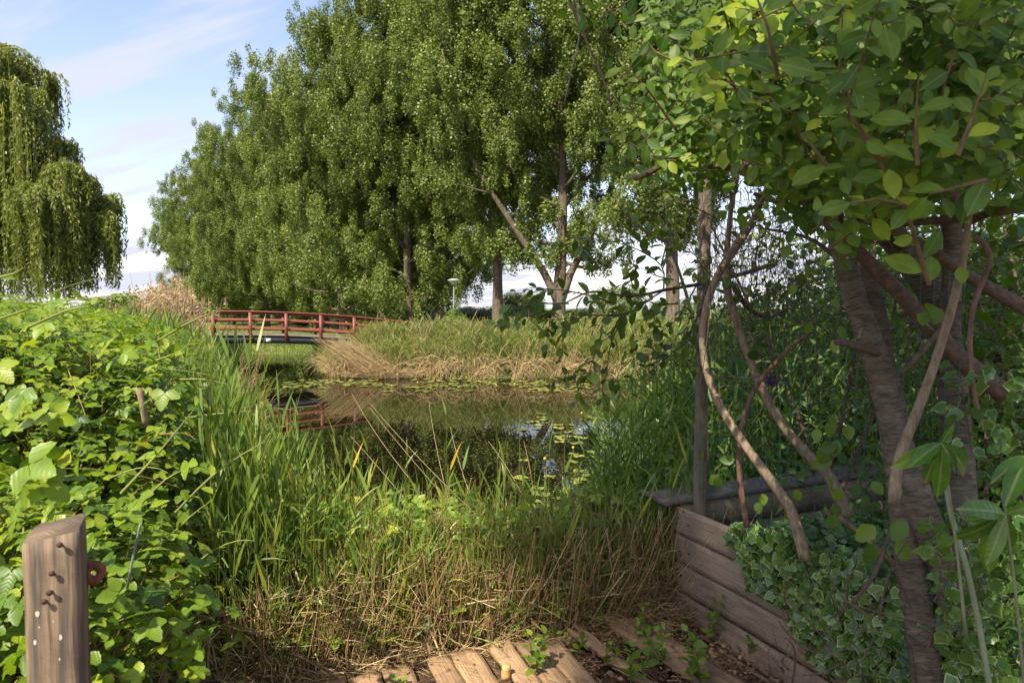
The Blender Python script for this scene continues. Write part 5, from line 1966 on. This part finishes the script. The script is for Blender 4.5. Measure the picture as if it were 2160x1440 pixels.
def brambles():
    r = np.random.default_rng(9)
    base = (-1.8, 2.6, 0)
    root = empty('bramble_thicket', base, 'sunlit bramble thicket filling the left foreground', 'bramble')
    lf, lo, tw = MB(), MB(), MB()
    blobs = [((-3.25, 4.6, .66), (1.6, 1.5, .98), 5200, .11), ((-2.2, 3.0, .55), (.98, .95, 1.0), 4600, .10), ((-1.55, 1.95, .15), (.85, .62, .98), 2800, .10),
             ((-2.6, 3.6, .95), (.9, 1.2, .68), 2200, .11), ((-1.45, 2.75, .1), (.30, .5, .50), 500, .085), ((-4.6, 6.2, .75), (1.8, 1.5, 1.0), 3200, .12)]
    for c, rd, n, sz in blobs:
        n = int(n * 2.6); sz = sz * .58
        pos, nr = mound(c, rd, n, r)
        k = (pos[:, 2] > -.15) & (pos[:, 1] > 1.05)
        # keep off the path side
        k &= pos[:, 0] < (-.475 - .02 * np.clip((pos[:, 2] - .9) * 1.4, 0, 1) - .07 * np.clip((.75 - pos[:, 2]) * 2, 0, 1) - .05 * np.clip((.4 - pos[:, 2]) * 3, 0, 1)) * pos[:, 1] + .10 * r.normal(size=n)
        # keep clear of the post
        px, py, f = in_view(pos)
        k &= ~((pos[:, 1] < 1.5) & (px > 40) & (px < 260))
        pos, nr = pos[k], nr[k]; m = len(pos)
        nrm = unit(nr * .45 + [0, -.1, 1.15] + r.normal(0, .38, (m, 3)))
        d = unit(np.cross(nrm, unit(r.normal(size=(m, 3)))) + [0, 0, -.15])
        h = r.random(m)
        ti = np.clip(.62 + .16 * lump(pos[:, 0] * 3, pos[:, 1] * 3, 1) + r.normal(0, .20, m) - .1, 0, .93)
        ti = np.where(r.random(m) < .008, 1.0, np.minimum(ti, .86))
        s = sz * r.uniform(.7, 1.45, m)
        near = pos[:, 1] < 3.3
        lf.inst(TRI, frames(d[near], nrm[near], s[near]), pos[near], ti[near])
        lf.inst(TRI_LO, frames(d[~near], nrm[~near], s[~near]), pos[~near], ti[~near])
        # stems under the leaves
        q = r.choice(m, m // 4)
        b = pos[q]; a = b - nr[q] * r.uniform(.15, .5, (len(q), 1)) + r.normal(0, .1, (len(q), 3))
        stems(tw, a, (a + b) / 2 + r.normal(0, .04, a.shape), b, r.uniform(.0015, .004, len(q)), 4, 4, r.uniform(0, 1, len(q)))
        # longer canes arching over the surface
        q = r.choice(m, 90)
        b = pos[q] + nr[q] * .03; an = r.uniform(0, 6.28, 90)
        e = b + np.stack([np.cos(an), np.sin(an), r.normal(-.1, .3, 90)], 1) * r.uniform(.15, .45, (90, 1))
        stems(tw, b, (b + e) / 2 + nr[q] * .06, e, r.uniform(.0012, .003, 90), 5, 4, r.uniform(.2, 1, 90))
    # big leaves close by, lower left
    near = [(30, 1045, 1.15, .15), (95, 990, 1.25, .14), (150, 1010, 1.3, .12), (20, 950, 1.2, .13), (60, 1100, 1.5, .12), (215, 1140, 1.35, .075), (200, 1150, 1.32, .07), (225, 1240, 1.33, .10), (20, 1120, 1.2, .08),
            (40, 1230, 1.5, .10), (30, 1330, 1.4, .13), (25, 1400, 1.35, .13), (50, 1290, 1.6, .11), (230, 960, 1.7, .12), (290, 1000, 1.9, .12), (215, 880, 1.6, .13), (60, 860, 1.4, .13), (120, 820, 1.6, .14),
            (30, 780, 1.5, .14), (180, 760, 1.8, .14), (90, 700, 2.0, .14), (300, 830, 2.3, .13), (330, 940, 2.2, .11), (240, 700, 2.4, .14), (330, 700, 2.6, .13), (20, 640, 2.0, .14), (120, 640, 2.4, .13), (280, 1090, 2.0, .11), (330, 1110, 2.1, .09)]
    near = [(a, b, max(c, 1.5) if b > 900 and a < 300 else c, e * (.74 if b > 900 else .5)) for a, b, c, e in near]
    P_ = np.array([P(*q[:3]) for q in near]); s = np.array([q[3] for q in near]); m = len(near)
    for rep in range(2):
        nrm = unit(np.array([-.3, -.65, .95]) + r.normal(0, .32, (m, 3)))
        d = unit(np.cross(nrm, unit(np.array([1, -.2, .2]) + r.normal(0, .7, (m, 3)))) * np.sign(r.normal(size=(m, 1))) + [0, 0, -.5])
        ti = np.clip(r.normal(.62, .18, m), 0, .95)
        lf.inst(TRI, frames(d, nrm, s * 1.05), P_ + r.normal(0, .05, (m, 3)) * [1, .5, 1] + [0, .04 * rep, 0], ti)
    # long arching shoots with small leaves
    shoots = [[(0, 672, 2.6), (100, 640, 2.5), (200, 628, 2.4), (300, 622, 2.3)], [(-20, 590, 2.0), (25, 578, 2.0), (50, 565, 2.0)],
              [(330, 720, 2.5), (390, 685, 2.4), (440, 662, 2.35), (466, 650, 2.3)], [(255, 1040, 1.9), (330, 960, 1.9), (380, 900, 1.9), (412, 860, 1.9)],
              [(370, 1080, 2.2), (440, 1010, 2.2), (500, 965, 2.2), (560, 930, 2.2)], [(300, 1060, 2.3), (350, 1010, 2.3), (400, 985, 2.3)],
              [(380, 800, 3.0), (430, 800, 3.0), (480, 810, 3.0)], [(400, 880, 3.0), (460, 872, 3.0), (530, 866, 3.0)], [(330, 1160, 2.2), (400, 1090, 2.2), (440, 1060, 2.2)],
              [(400, 1200, 2.3), (450, 1160, 2.3), (500, 1140, 2.3), (535, 1140, 2.3)], [(330, 1280, 2.2), (380, 1270, 2.2), (432, 1262, 2.2)], [(350, 1350, 2.2), (400, 1315, 2.2), (435, 1300, 2.2)],
              [(330, 760, 2.8), (380, 740, 2.7), (430, 700, 2.6)], [(60, 690, 1.9), (140, 655, 1.9), (190, 645, 1.9)]]
    for q in shoots:
        leafy_twig(tw, lf, [P(*z) for z in q], .0042, OVATE, .045, .05, (.55, .9), .1, 6, .6, .1, r)
    lf.build('leaves', M_BRAM, root, loc=base)
    tw.build('shoots', M_SHOOT, root, loc=base)
    # sawn stub among the brambles
    mb = MB(); pxtube(mb, [(292, 818, 2.75, .011), (300, 850, 2.75, .012), (308, 900, 2.78, .013)], step=.03, sides=10, rough=.04)
    pxtube(mb, [(318, 822, 2.85, .008), (322, 860, 2.85, .009)], step=.03, sides=8, rough=.04)
    tag(mb.build('sawn_stub', M_VINE, smooth=False, loc=P(300, 850, 2.75)), 'pair of grey sawn stubs sticking up among the brambles', 'stump')
    # green cane
    mb = MB(); pxtube(mb, [(299, 1092, 1.75, .0035), (284, 1160, 1.75, .0035), (268, 1240, 1.75, .0035)], step=.03, sides=6, rough=.1)
    tag(mb.build('green_cane', M_POLE, loc=P(284, 1160, 1.75)), 'thin pale green cane right of the thick brown post', 'cane')


brambles()


# ------------------------------------------------------------------ near bank
def near_bank():
    r = np.random.default_rng(21)
    dry, gl, gs, br = MB(), MB(), MB(), MB()
    edge = lambda x: 3.28 + .41 * np.clip(x, -2.4, 1.4)       # far edge of the deck as a function of x
    # dense wall of dry stems
    n = 10500
    x = r.uniform(-2.3, 1.35, n); y = edge(x) + .02 + r.exponential(.45, n)
    k = (y < 6.0) & (x < 1.0 + .2 * (y - 3.6)) & (x > -.50 * y)
    x, y = x[k], y[k]; n = len(x)
    b = np.stack([x, y, np.maximum(gz(x, y), WZ) - .02], 1)
    h = (.12 + .55 * r.random(n) ** 1.3) * (1 + .25 * (y - 3.6))
    lean = r.normal(0, .26, (n, 2))
    top = b + np.stack([lean[:, 0] * h, lean[:, 1] * h - .04, h], 1)
    mid = (b + top) / 2 + r.normal(0, .025, (n, 3))
    stems(dry, b, mid, top, r.uniform(.0014, .0034, n), 3, 3, np.clip(r.normal(.45, .25, n), 0, 1), taper=.7)
    # green and yellow-green stems standing among the dry ones
    n = 1500
    x = r.uniform(-2.1, 1.3, n); y = edge(x) + .02 + r.exponential(.3, n)
    k = (y < 5) & (x > -.5 * y)
    x, y = x[k], y[k]; n = len(x)
    b = np.stack([x, y, gz(x, y) - .02], 1); h = r.uniform(.2, .85, n)
    top = b + np.stack([r.normal(0, .06, n), r.normal(0, .05, n) - .02, h], 1)
    stems(gs, b, (b + top) / 2 + r.normal(0, .02, (n, 3)), top, r.uniform(.0015, .003, n), 4, 3, r.uniform(.55, .95, n))
    for q in range(3):
        t = r.uniform(.3, 1, (n, 1)); bb = b * (1 - t) + top * t
        az = r.uniform(0, 6.28, n)
        blades(gl, bb, np.stack([np.cos(az), np.sin(az), r.uniform(.5, 1.6, n)], 1), r.uniform(.06, .17, n), r.uniform(.006, .012, n), r.uniform(.2, .9, n), 3, np.clip(r.normal(.62, .15, n), 0, .85))
    # leaning and lying straw
    n = 5200
    x = r.uniform(-2.1, 1.35, n); y = edge(x) - .05 + r.exponential(.30, n)
    k = (y < 5.4) & (x > -.50 * y)
    x, y = x[k], y[k]; n = len(x)
    z = gz(x, y) + r.uniform(.0, .48, n) * np.clip((y - edge(x)) / .25, 0, 1)
    a = np.stack([x, y, z], 1)
    an = r.uniform(0, 6.28, n); L = r.uniform(.08, .38, n)
    e = a + np.stack([np.cos(an) * L, np.sin(an) * L * .5, r.normal(0, .35, n) * L], 1)
    e[:, 2] = np.maximum(e[:, 2], gz(e[:, 0], e[:, 1]) + .005)
    stems(dry, a, (a + e) / 2 + r.normal(0, .02, (n, 3)), e, r.uniform(.001, .0026, n), 3, 3, np.clip(r.normal(.55, .25, n), 0, 1))
    n = 1300
    x = r.uniform(-1.7, .9, n); y = edge(x) - .02 + r.exponential(.16, n)
    a = np.stack([x, y, gz(x, y) + r.uniform(.02, .42, n)], 1)
    an = r.normal(0, .5, n) + np.where(r.random(n) < .5, 0, 3.14); L = r.uniform(.05, .22, n)
    e = a + np.stack([np.cos(an) * L, r.normal(-.02, .05, n), np.sin(an) * L * .8], 1)
    stems(dry, a, (a + e) / 2 + r.normal(0, .025, (n, 3)), e, r.uniform(.001, .0026, n), 3, 3, np.clip(r.normal(.6, .25, n), 0, 1))
    # curly dry leaves
    n = 1600
    x = r.uniform(-2.0, 1.3, n); y = edge(x) - .04 + r.exponential(.35, n)
    a = np.stack([x, y, gz(x, y) + r.uniform(0, .6, n) * np.clip((y - edge(x)) / .2, 0, 1)], 1)
    blades(dry, a, rdir(n) + [0, -.3, .2], r.uniform(.06, .2, n), r.uniform(.004, .012, n), r.uniform(.3, 1.4, n), 4, np.clip(r.normal(.6, .25, n), 0, 1))
    # long straw stalks slanting over the water
    for q in [((1010, 1010), (780, 850)), ((1000, 1000), (860, 880)), ((1040, 1080), (780, 860)), ((1150, 980), (1010, 880)), ((950, 990), (905, 850)), ((1040, 1010), (960, 890)), ((890, 960), (742, 830)),
              ((780, 960), (700, 880)), ((1120, 1000), (1030, 930)), ((760, 940), (725, 880)), ((990, 960), (950, 900)), ((1180, 960), (1160, 880)), ((900, 1030), (740, 920)), ((1060, 1040), (1000, 900)),
              ((900, 1120), (700, 1010)), ((1000, 1140), (840, 960)), ((1130, 1050), (1105, 930)), ((1090, 1000), (1070, 905))][::2]:
        a = P(q[0][0], q[0][1] + 80, 4.3); e = P(q[1][0], q[1][1], 4.6)
        stems(dry, [a], [(a + e) / 2 + r.normal(0, .03, 3)], [e], .0026, 5, 3, .8)
    stuff(dry, 'dry_reed_litter', M_STRAW, 'bleached broken reed stems packed along the edge of the deck', 'dry reeds')
    # green reeds
    n = 1350
    x = r.uniform(-2.0, 1.3, n); y = edge(x) + .04 + r.exponential(.75, n)
    k = (y < 5.5) & (x > -.45 * y) & (x < .30 * y)
    x, y = x[k], y[k]
    p = np.stack([x, y, np.maximum(gz(x, y), WZ)], 1)
    ztop = np.interp(x / y, [-.5, -.38, -.33, -.25, -.1, .05, .15, .3], [1.3, 1.15, .80, .46, .34, .34, .42, .58])
    hh = np.maximum(ztop - p[:, 2], .4)
    hh = hh * np.where(r.random(len(x)) < .3, r.uniform(1.05, 1.3, len(x)), r.uniform(.7, 1.0, len(x)))
    reed_plants(gl, gs, p, hh * .98, 6, .25, .017, (.35, .84), .03, .62, droop=(.03, .45))
    # shorter grass-like reeds and low shoots
    n = 420
    x = r.uniform(-2.0, 1.2, n); y = edge(x) + .05 + r.exponential(.5, n)
    k = (y < 5.8) & (x > -.48 * y)
    x, y = x[k], y[k]
    p = np.stack([x, y, np.maximum(gz(x, y), WZ)], 1)
    reed_plants(gl, gs, p, .50 + .25 * (y - 3.6), 5, .20, .010, (.35, .85), .05, .6, 3, droop=(.03, .5))
    # taller reeds at the left, beside the brambles
    n = 620
    x = r.uniform(-3.4, -1.4, n); y = r.uniform(3.9, 6.6, n)
    k = (x > -.54 * y) & (x < -.345 * y)
    x, y = x[k], y[k]
    p = np.stack([x, y, np.maximum(gz(x, y), WZ)], 1)
    zt = 1.18 - np.clip((x / y + .50) * 4.6, 0, .7)
    reed_plants(gl, gs, p, zt - p[:, 2], 8, .30, .019, (.25, .80), .03, .6, droop=(.03, .5))
    for (px, py, px2, py2) in [(972, 925, 950, 990), (528, 880, 540, 925), (765, 925, 745, 985)]:
        a = P(px2, py2, 4.3); e = P(px, py, 4.3)
        blades(gl, [a], [e - a], [np.linalg.norm(e - a)], .02, [.1], 4, [1.0])
    stuff(gl, 'near_reed_leaves', M_REED, 'fresh green reed leaves between the deck and the pond', 'reeds')
    stuff(gs, 'near_reed_stalks', M_REED, 'green and yellow reed stalks between deck and pond', 'reeds')
    # bramble and nettle leaves scrambling through
    n = 3300
    x = r.uniform(-1.9, 1.3, n); t = r.random(n) ** 1.0
    y = edge(x) + .02 + r.exponential(.28, n)
    g = gz(x, y)
    z = g + (.03 + .60 * r.beta(1.2, 1.4, n)) * np.clip(.25 + (y - edge(x)) / .25, .2, 1.15)
    dens = lump(x * 2, z * 3, 1.4, 4)
    k = (r.random(n) < np.clip(dens + np.where(z > .12, .50, -.05), .10, 1)) & (y < 5.2) & (x > -.46 * y)
    x, y, z = x[k], y[k], z[k]; n = len(x)
    pos = np.stack([x, y, z], 1)
    nrm = unit(r.normal(0, .45, (n, 3)) + [0, -.45, .9])
    d = unit(np.cross(nrm, unit(r.normal(size=(n, 3)))))
    br.inst(TRI, frames(d, nrm, r.uniform(.035, .085, n)), pos, np.clip(r.normal(.60, .2, n), 0, .95))
    stuff(br, 'bramble_sprouts', M_BRAM, 'young bramble leaves scrambling through the dry stems', 'bramble')


near_bank()


# ------------------------------------------------------------------ right side: shaded reeds, undergrowth
def right_side():
    r = np.random.default_rng(33)
    gl, gs, nt = MB(), MB(), MB()
    n = 1000
    x = r.uniform(.5, 4.5, n); y = r.uniform(4.3, 7.2, n)
    k = (x > .125 * y) & (x < .62 * y)
    x, y = x[k], y[k]
    p = np.stack([x, y, np.maximum(gz(x, y), WZ)], 1)
    zt = np.interp(x / y, [.10, .16, .22, .3, .62], [.50, .85, 1.12, 1.28, 1.25])
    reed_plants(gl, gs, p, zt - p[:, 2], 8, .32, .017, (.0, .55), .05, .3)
    stuff(gl, 'shaded_reed_leaves', M_REED, 'dark green reeds in shade beside and behind the grey post', 'reeds')
    stuff(gs, 'shaded_reed_stalks', M_REED, 'dark green reed stalks beside the grey post', 'reeds')
    # nettle / willowherb leaves left of the box
    n = 2000
    x = r.uniform(.35, 1.15, n); y = r.uniform(3.75, 4.7, n); z = r.uniform(-.1, .75, n)
    k = (x / y > .10) & (x / y < .30) & (z < .35 + (x / y - .1) * 2.2)
    pos = np.stack([x, y, z], 1)[k]; m = len(pos)
    nrm = unit(r.normal(0, .4, (m, 3)) + [0, -.4, .9]); d = unit(np.cross(nrm, unit(r.normal(size=(m, 3)))) + [0, 0, -.3])
    nt.inst(OVATE, frames(d, nrm, r.uniform(.035, .085, m)), pos, np.clip(r.normal(.4, .2, m), 0, 1))
    # inside the box
    n = 1500
    s = r.uniform(.35, 2.0, n); w = r.uniform(.05, 1.6, n)
    pos = K0 - FD * s[:, None] - FNRM * w[:, None] + np.array([0, 0, 1.0]) * r.uniform(.28, .50, n)[:, None]
    nrm = unit(r.normal(0, .4, (n, 3)) + [0, -.3, .9]); d = unit(np.cross(nrm, unit(r.normal(size=(n, 3)))) + [0, 0, -.2])
    nt.inst(TRI, frames(d, nrm, r.uniform(.05, .12, n)), pos, np.clip(r.normal(.35, .2, n), 0, 1))
    stuff(nt, 'undergrowth', M_UNDER, 'shaded nettles and weeds beside and inside the timber box', 'weeds')
    # shrub behind the netting: loose twigs with leaves over the whole shaded corner
    root = empty('shaded_shrub', (2.2, 4.6, 0), 'loose leafy shrub in the shade behind the netting and cherry trunks', 'shrub')
    tw, lf = MB(), MB()
    for q in range(430):
        px = r.uniform(1490, 2230); D = r.uniform(3.2, 5.6)
        py = r.uniform(430, 1010)
        if 530 < py < 620 and 1500 < px < 1760 and r.random() < .4: continue
        if px < 1540 and r.random() < .4: continue
        e = P(px, py, D); s = e + np.array([r.normal(.1, .2), r.normal(0, .15), r.normal(-.1, .2)])
        leafy_twig(tw, lf, [s, (s + e) / 2 + r.normal(0, .03, 3), e], .003, OVATE, r.uniform(.05, .085), .033, (.05, .75), .15, 3, 1, .05, r)
    # denser at the far right edge
    for q in range(260):
        px = r.uniform(1960, 2330); D = r.uniform(2.5, 4.2); py = r.uniform(380, 1200)
        e = P(px, py, D); s = e + r.normal(0, .18, 3)
        leafy_twig(tw, lf, [s, (s + e) / 2, e], .003, OVATE, r.uniform(.05, .08), .030, (.0, .6), .15, 3, 1, .05, r)
    for q in range(10):
        X = 1.4 + .25 * q; a = np.array([X, 4.4 + r.normal(0, .4), 0]); e = a + np.array([r.normal(0, .4), r.normal(0, .3), 2.3])
        tube(tw, [list(a) + [.02], list((a + e) / 2 + r.normal(0, .15, 3)) + [.014], list(e) + [.005]], .1, 6, .08)
    tw.build('stems', M_TWIG, root, loc=root.location)
    lf.build('leaves', M_UNDER, root, loc=root.location)
    # single large leaves in front of the netting
    lf = MB()
    sp = [(1540, 980, 2.9, .075), (1530, 1010, 2.9, .07), (1752, 930, 2.6, .08), (1742, 955, 2.6, .085), (1745, 905, 2.7, .07), (1780, 900, 2.7, .075), (1880, 1100, 2.0, .085), (1905, 1080, 2.0, .08), (1900, 1150, 2.0, .08),
          (1850, 990, 2.2, .06), (1725, 985, 2.6, .06), (1640, 1060, 2.8, .06), (1660, 1040, 2.8, .06), (1750, 1075, 2.6, .08), (1780, 1060, 2.5, .075), (1590, 1050, 2.9, .06), (1965, 600, 1.7, .05), (1935, 625, 1.7, .05), (1960, 640, 1.7, .05),
          (1700, 570, 2.4, .055), (1680, 600, 2.4, .05), (1710, 640, 2.4, .055), (1690, 490, 2.3, .06), (1740, 680, 2.4, .055), (1770, 710, 2.4, .06)]
    P_ = np.array([P(*q[:3]) for q in sp]); s = np.array([q[3] for q in sp]); m = len(sp)
    for rep in range(2):
        nrm = unit(np.array([-.3, -.8, .6]) + r.normal(0, .3, (m, 3))); d = unit(np.cross(nrm, unit(r.normal(size=(m, 3)))) * .8 + [0, 0, -.7])
        lf.inst(BRAM, frames(d, nrm, s * .85), P_ + r.normal(0, .03, (m, 3)), np.clip(r.normal(.65, .2, m), 0, 1))
    tag(lf.build('climbing_leaves', M_UNDER), 'scattered bindweed-like leaves climbing the netting and vines', 'climber', kind='stuff')
    # alliums
    for (px, py, D, rr, lab) in [(1627, 802, 3.4, .036, 'purple allium ball behind the crossing vines'), (1935, 658, 4.4, .030, 'small purple allium high up right of the cherry trunk'),
                                 (1915, 753, 4.3, .032, 'purple allium between cherry trunk and slanting stem'), (1944, 706, 4.6, .026, 'faded allium just above another one, right of the cherry trunk')]:
        c = P(px, py, D)
        rt = empty('allium', (c[0], c[1], .2), lab, 'flower')
        mb = MB(); stems(mb, [np.array([c[0], c[1], .2])], [np.array([c[0] + .03, c[1], (c[2]) / 2])], [c], .004, 6, 6, .4); mb.build('stem', M_UNDER, rt, loc=rt.location)
        mb = MB(); n = 420; u = unit(r.normal(size=(n, 3)))
        mb.inst(LEAF4, frames(unit(r.normal(size=(n, 3))), u, .012), c + u * rr * r.uniform(.6, 1.0, (n, 1)), r.random(n))
        mb.build('flower_head', M_PURP, rt, loc=rt.location)


right_side()


# ------------------------------------------------------------------ ivy, laurel, weeds on the deck
def ivy():
    r = np.random.default_rng(44)
    c0 = K0 - FD * 1.1
    root = empty('variegated_ivy', tuple(c0), 'cream-edged variegated ivy spilling over the timber box', 'ivy')
    lf, tw = MB(), MB()
    n = 3600
    s = r.uniform(.52, 2.1, n); z = r.uniform(.02, .66, n)
    lo = np.interp(s, [.5, .7, .9, 1.2, 1.5, 2.1], [.46, .34, .22, .12, .02, -.1])
    hi = np.interp(s, [.5, .6, .9, 2.1], [.55, .60, .64, .60])
    k = (z > lo + .06 * np.sin(s * 17)) & (z < hi + .02 * np.sin(s * 23))
    s, z, lo = s[k], z[k], lo[k]; n = len(s)
    bulge = .03 + .10 * np.sqrt(np.clip((z - lo) / .3, 0, 1)) * r.random(n) ** .5
    pos = K0 - FD * s[:, None] + FNRM * bulge[:, None] + BZ * z[:, None]
    nrm = unit(FNRM * .7 + np.array([0, -.55, .45]) + r.normal(0, .42, (n, 3)))
    d = unit(np.cross(nrm, unit(np.array([1., .3, 0]) + r.normal(0, .6, (n, 3)))) * np.where(r.random((n, 1)) < .8, 1, -1)); d[:, 2] = -np.abs(d[:, 2])
    ivy_inst(lf, frames(d, nrm, r.uniform(.028, .056, n)), pos, np.clip(r.normal(.18, .22, n), -.35, .6))
    # top of the mat
    n = 1500
    s = r.uniform(.5, 2.1, n); w = r.uniform(0, .8, n)
    pos = K0 - FD * s[:, None] - FNRM * w[:, None] + BZ * (.50 + .10 * r.random(n) - .10 * w)[:, None]
    nrm = unit(np.array([-.1, -.35, .9]) + r.normal(0, .35, (n, 3))); d = unit(np.cross(nrm, unit(r.normal(size=(n, 3)))))
    ivy_inst(lf, frames(d, nrm, r.uniform(.028, .055, n)), pos, np.clip(r.normal(.18, .22, n), -.35, .6))
    # larger ivy close by at the lower right, up the trunks
    n = 900
    px = r.uniform(1880, 2220, n); py = r.uniform(1080, 1460, n); D = r.uniform(1.7, 2.5, n)
    k = (px > 1960) | (py < 1350)
    pos = np.array([P(*q) for q in zip(px[k], py[k], D[k])]); ipx, ipy, _f = in_view(pos)
    tk = np.interp(ipy, [1080, 1160, 1280, 1400, 1460], [1902, 1912, 1935, 1957, 1966])
    pos = pos[(np.abs(ipx - tk) > 44) | (pos[:, 1] > 2.3)]
    n = len(pos)
    nrm = unit(np.array([-.3, -.8, .45]) + r.normal(0, .4, (n, 3))); d = unit(np.cross(nrm, unit(np.array([1., 0, 0]) + r.normal(0, .6, (n, 3))))); d[:, 2] = -np.abs(d[:, 2]) - .1
    ivy_inst(lf, frames(unit(d), nrm, r.uniform(.020, .050, n)), pos, np.clip(r.normal(.1, .22, n), -.35, .6))
    n = 60
    px = r.uniform(1990, 2170, n); py = r.uniform(760, 960, n)
    pos = np.array([P(*q) for q in zip(px, py, r.uniform(1.6, 2.1, n))])
    nrm = unit(np.array([-.3, -.8, .45]) + r.normal(0, .4, (n, 3))); d = unit(np.cross(nrm, unit(np.array([1., 0, 0]) + r.normal(0, .6, (n, 3))))); d[:, 2] = -np.abs(d[:, 2]) - .1
    ivy_inst(lf, frames(unit(d), nrm, r.uniform(.026, .045, n)), pos, np.clip(r.normal(.0, .12, n), -.2, .4))
    # runners
    n = 160
    s = r.uniform(.6, 2.1, n)
    a = K0 - FD * s[:, None] + FNRM * .04 + BZ * r.uniform(0, .5, n)[:, None]
    b = a + FD * r.normal(0, .15, (n, 1)) + FNRM * r.uniform(0, .05, (n, 1)) - BZ * r.uniform(.05, .25, (n, 1))
    stems(tw, a, (a + b) / 2 + r.normal(0, .02, (n, 3)), b, .0016, 4, 4, .4)
    lf.build('leaves', M_IVY, root, loc=c0)
    tw.build('runners', M_RTWIG, root, loc=c0)


ivy()


def laurel():
    r = np.random.default_rng(2)
    c = P(2120, 1200, 1.45)
    root = empty('laurel_shrub', (c[0], c[1], 0), 'shrub with long glossy bright green leaves at the lower right', 'shrub')
    lf, tw = MB(), MB()
    ros = [((1985, 935, 1.42), [(1905, 985), (1945, 1030), (1990, 1065), (2040, 1000), (1965, 965), (2085, 1010), (1930, 960), (2010, 900)]),
           ((2120, 1085, 1.42), [(2030, 1100), (2090, 1190), (2145, 1180), (2010, 1160), (2175, 1060), (2060, 1060), (2130, 1020), (2050, 1220)]),
           ((2165, 960, 1.5), [(2100, 1000), (2130, 1040), (2190, 1030)])]
    for (c0, ends) in ros:
        a = P(*c0)
        for k, e in enumerate(ends):
            ee = P(e[0], e[1], c0[2] + r.uniform(-.10, .06))
            d = ee - a; L = np.linalg.norm(d)
            nrm = np.array([[-.15, -.8, .6]]) + r.normal(0, .22, (1, 3))
            lf.inst(LAUREL, frames(np.array([d]), nrm, L * .95), np.array([a]), np.array([np.clip(r.normal(.55, .2), 0, 1)]))
        s = a + np.array([.12, .08, -.45])
        tube(tw, [list(s) + [.0035], list((a + s) / 2 + [.0, 0, .03]) + [.003], list(a) + [.003]], .05, 6, .05)
    lf.build('leaves', M_LAUREL, root, loc=root.location)
    tw.build('stems', M_GSTEM, root, loc=root.location)


laurel()


def weeds():
    r = np.random.default_rng(6)
    spots = [(1130, 1420, .16, 'broad-leaved weed growing up between two deck boards'), (1218, 1375, .12, 'weed beside the narrow broken board'), (1330, 1440, .20, 'weed at the lower edge on the wide dark board'), (1400, 1400, .16, 'weed in the middle of the wide dark board'),
             (1478, 1440, .24, 'tall leafy weed at the foot of the timber box'), (1500, 1340, .17, 'weed climbing the lowest board of the timber box'), (1280, 1400, .10, 'seedling in the gap between broken boards'), (1350, 1335, .14, 'leggy weed at the far end of the wide board'),
             (1580, 1380, .10, 'small weed against the timber box near the ivy'), (1140, 1320, .12, 'weed among straw at the far end of the deck boards'), (1205, 1290, .26, 'bushy bramble sprout at the right end of the reed wall'), (850, 1440, .06, 'tiny seedling at the bottom edge on the left boards')]
    for i, (px, py, h, lab) in enumerate(spots):
        b = G(px, py, 0)
        root = empty('weed', tuple(b), lab, 'weed', 'weeds growing on the deck')
        tw, lf = MB(), MB()
        for k in range(3 if h > .12 else 2):
            e = b + np.array([r.normal(0, .05), r.normal(0, .04), h * r.uniform(.7, 1.1)])
            leafy_twig(tw, lf, [b, (b + e) / 2 + r.normal(0, .01, 3), e], .0018, OVATE if i % 2 else BRAM, .045 + .05 * h, .020, (.3, .85), -.1, 4, 1.1, .1, r)
        tw.build('stem', M_UNDER, root, loc=b)
        lf.build('leaves', M_NETTLE, root, loc=b)
    # litter on the soil around the boards
    mb, st = MB(), MB()
    n = 2600
    px = r.uniform(1180, 1720, n); py = r.uniform(1270, 1450, n)
    k = py > 1290 - (px - 1180) * .12
    q = np.array([G(a, c, -.03) for a, c in zip(px[k], py[k])])
    q = q[np.dot(q - K0, FNRM) > .03]
    n = len(q)
    q[:, 2] = -.03 + .02 * r.random(n)
    mb.inst(LEAF4, frames(rdir(n, r) * [1, 1, .3], rdir(n, r) * .5 + [0, 0, 1], r.uniform(.01, .035, n)), q, r.random(n))
    n = 900
    px = r.normal(1385, 60, n); py = r.normal(1290, 30, n)
    a = np.array([G(x_, y_, 0) for x_, y_ in zip(px, py)]); a[:, 2] = r.uniform(-.02, .10, n)
    a = a[np.dot(a - K0, FNRM) > .03]; n = len(a)
    b = a + rdir(n, r) * [.14, .14, .05]
    b[:, 2] = np.maximum(b[:, 2], 0)
    stems(st, a, (a + b) / 2 + r.normal(0, .025, (n, 3)), b, r.uniform(.0008, .002, n), 4, 3, r.random(n) * .7)
    n = 120
    px = r.uniform(760, 1500, n); py = r.uniform(1350, 1440, n)
    a = np.array([G(x_, y_, .012) for x_, y_ in zip(px, py)])
    b = a + rdir(n, r) * [.10, .10, .0]
    stems(st, a, (a + b) / 2 + [0, 0, .004], b, .0010, 3, 3, r.random(n))
    stuff(mb, 'leaf_litter', M_LITTER, 'crumbled brown dead leaves around the deck boards', 'leaf litter')
    stuff(st, 'straw_litter', M_STRAW, 'matted dry straw beside the timber box', 'straw')
    # cut stub
    p = G(1066, 1425, 0)
    root = empty('cut_stub', tuple(p), 'small freshly cut orange wood stub on the bright board', 'wood stub')
    mb = MB(); tube(mb, [(0, 0, -.01, .022), (.003, -.004, .03, .021), (.005, -.01, .05, .019)], .02, 12, .06); mb.build('wood', M_CUT, root)
    mb = MB(); tube(mb, [(.005, -.01, .0502, .0165), (.005, -.0105, .0525, .016)], .02, 12, .03); mb.build('cut_face', M_CUT, root)


weeds()
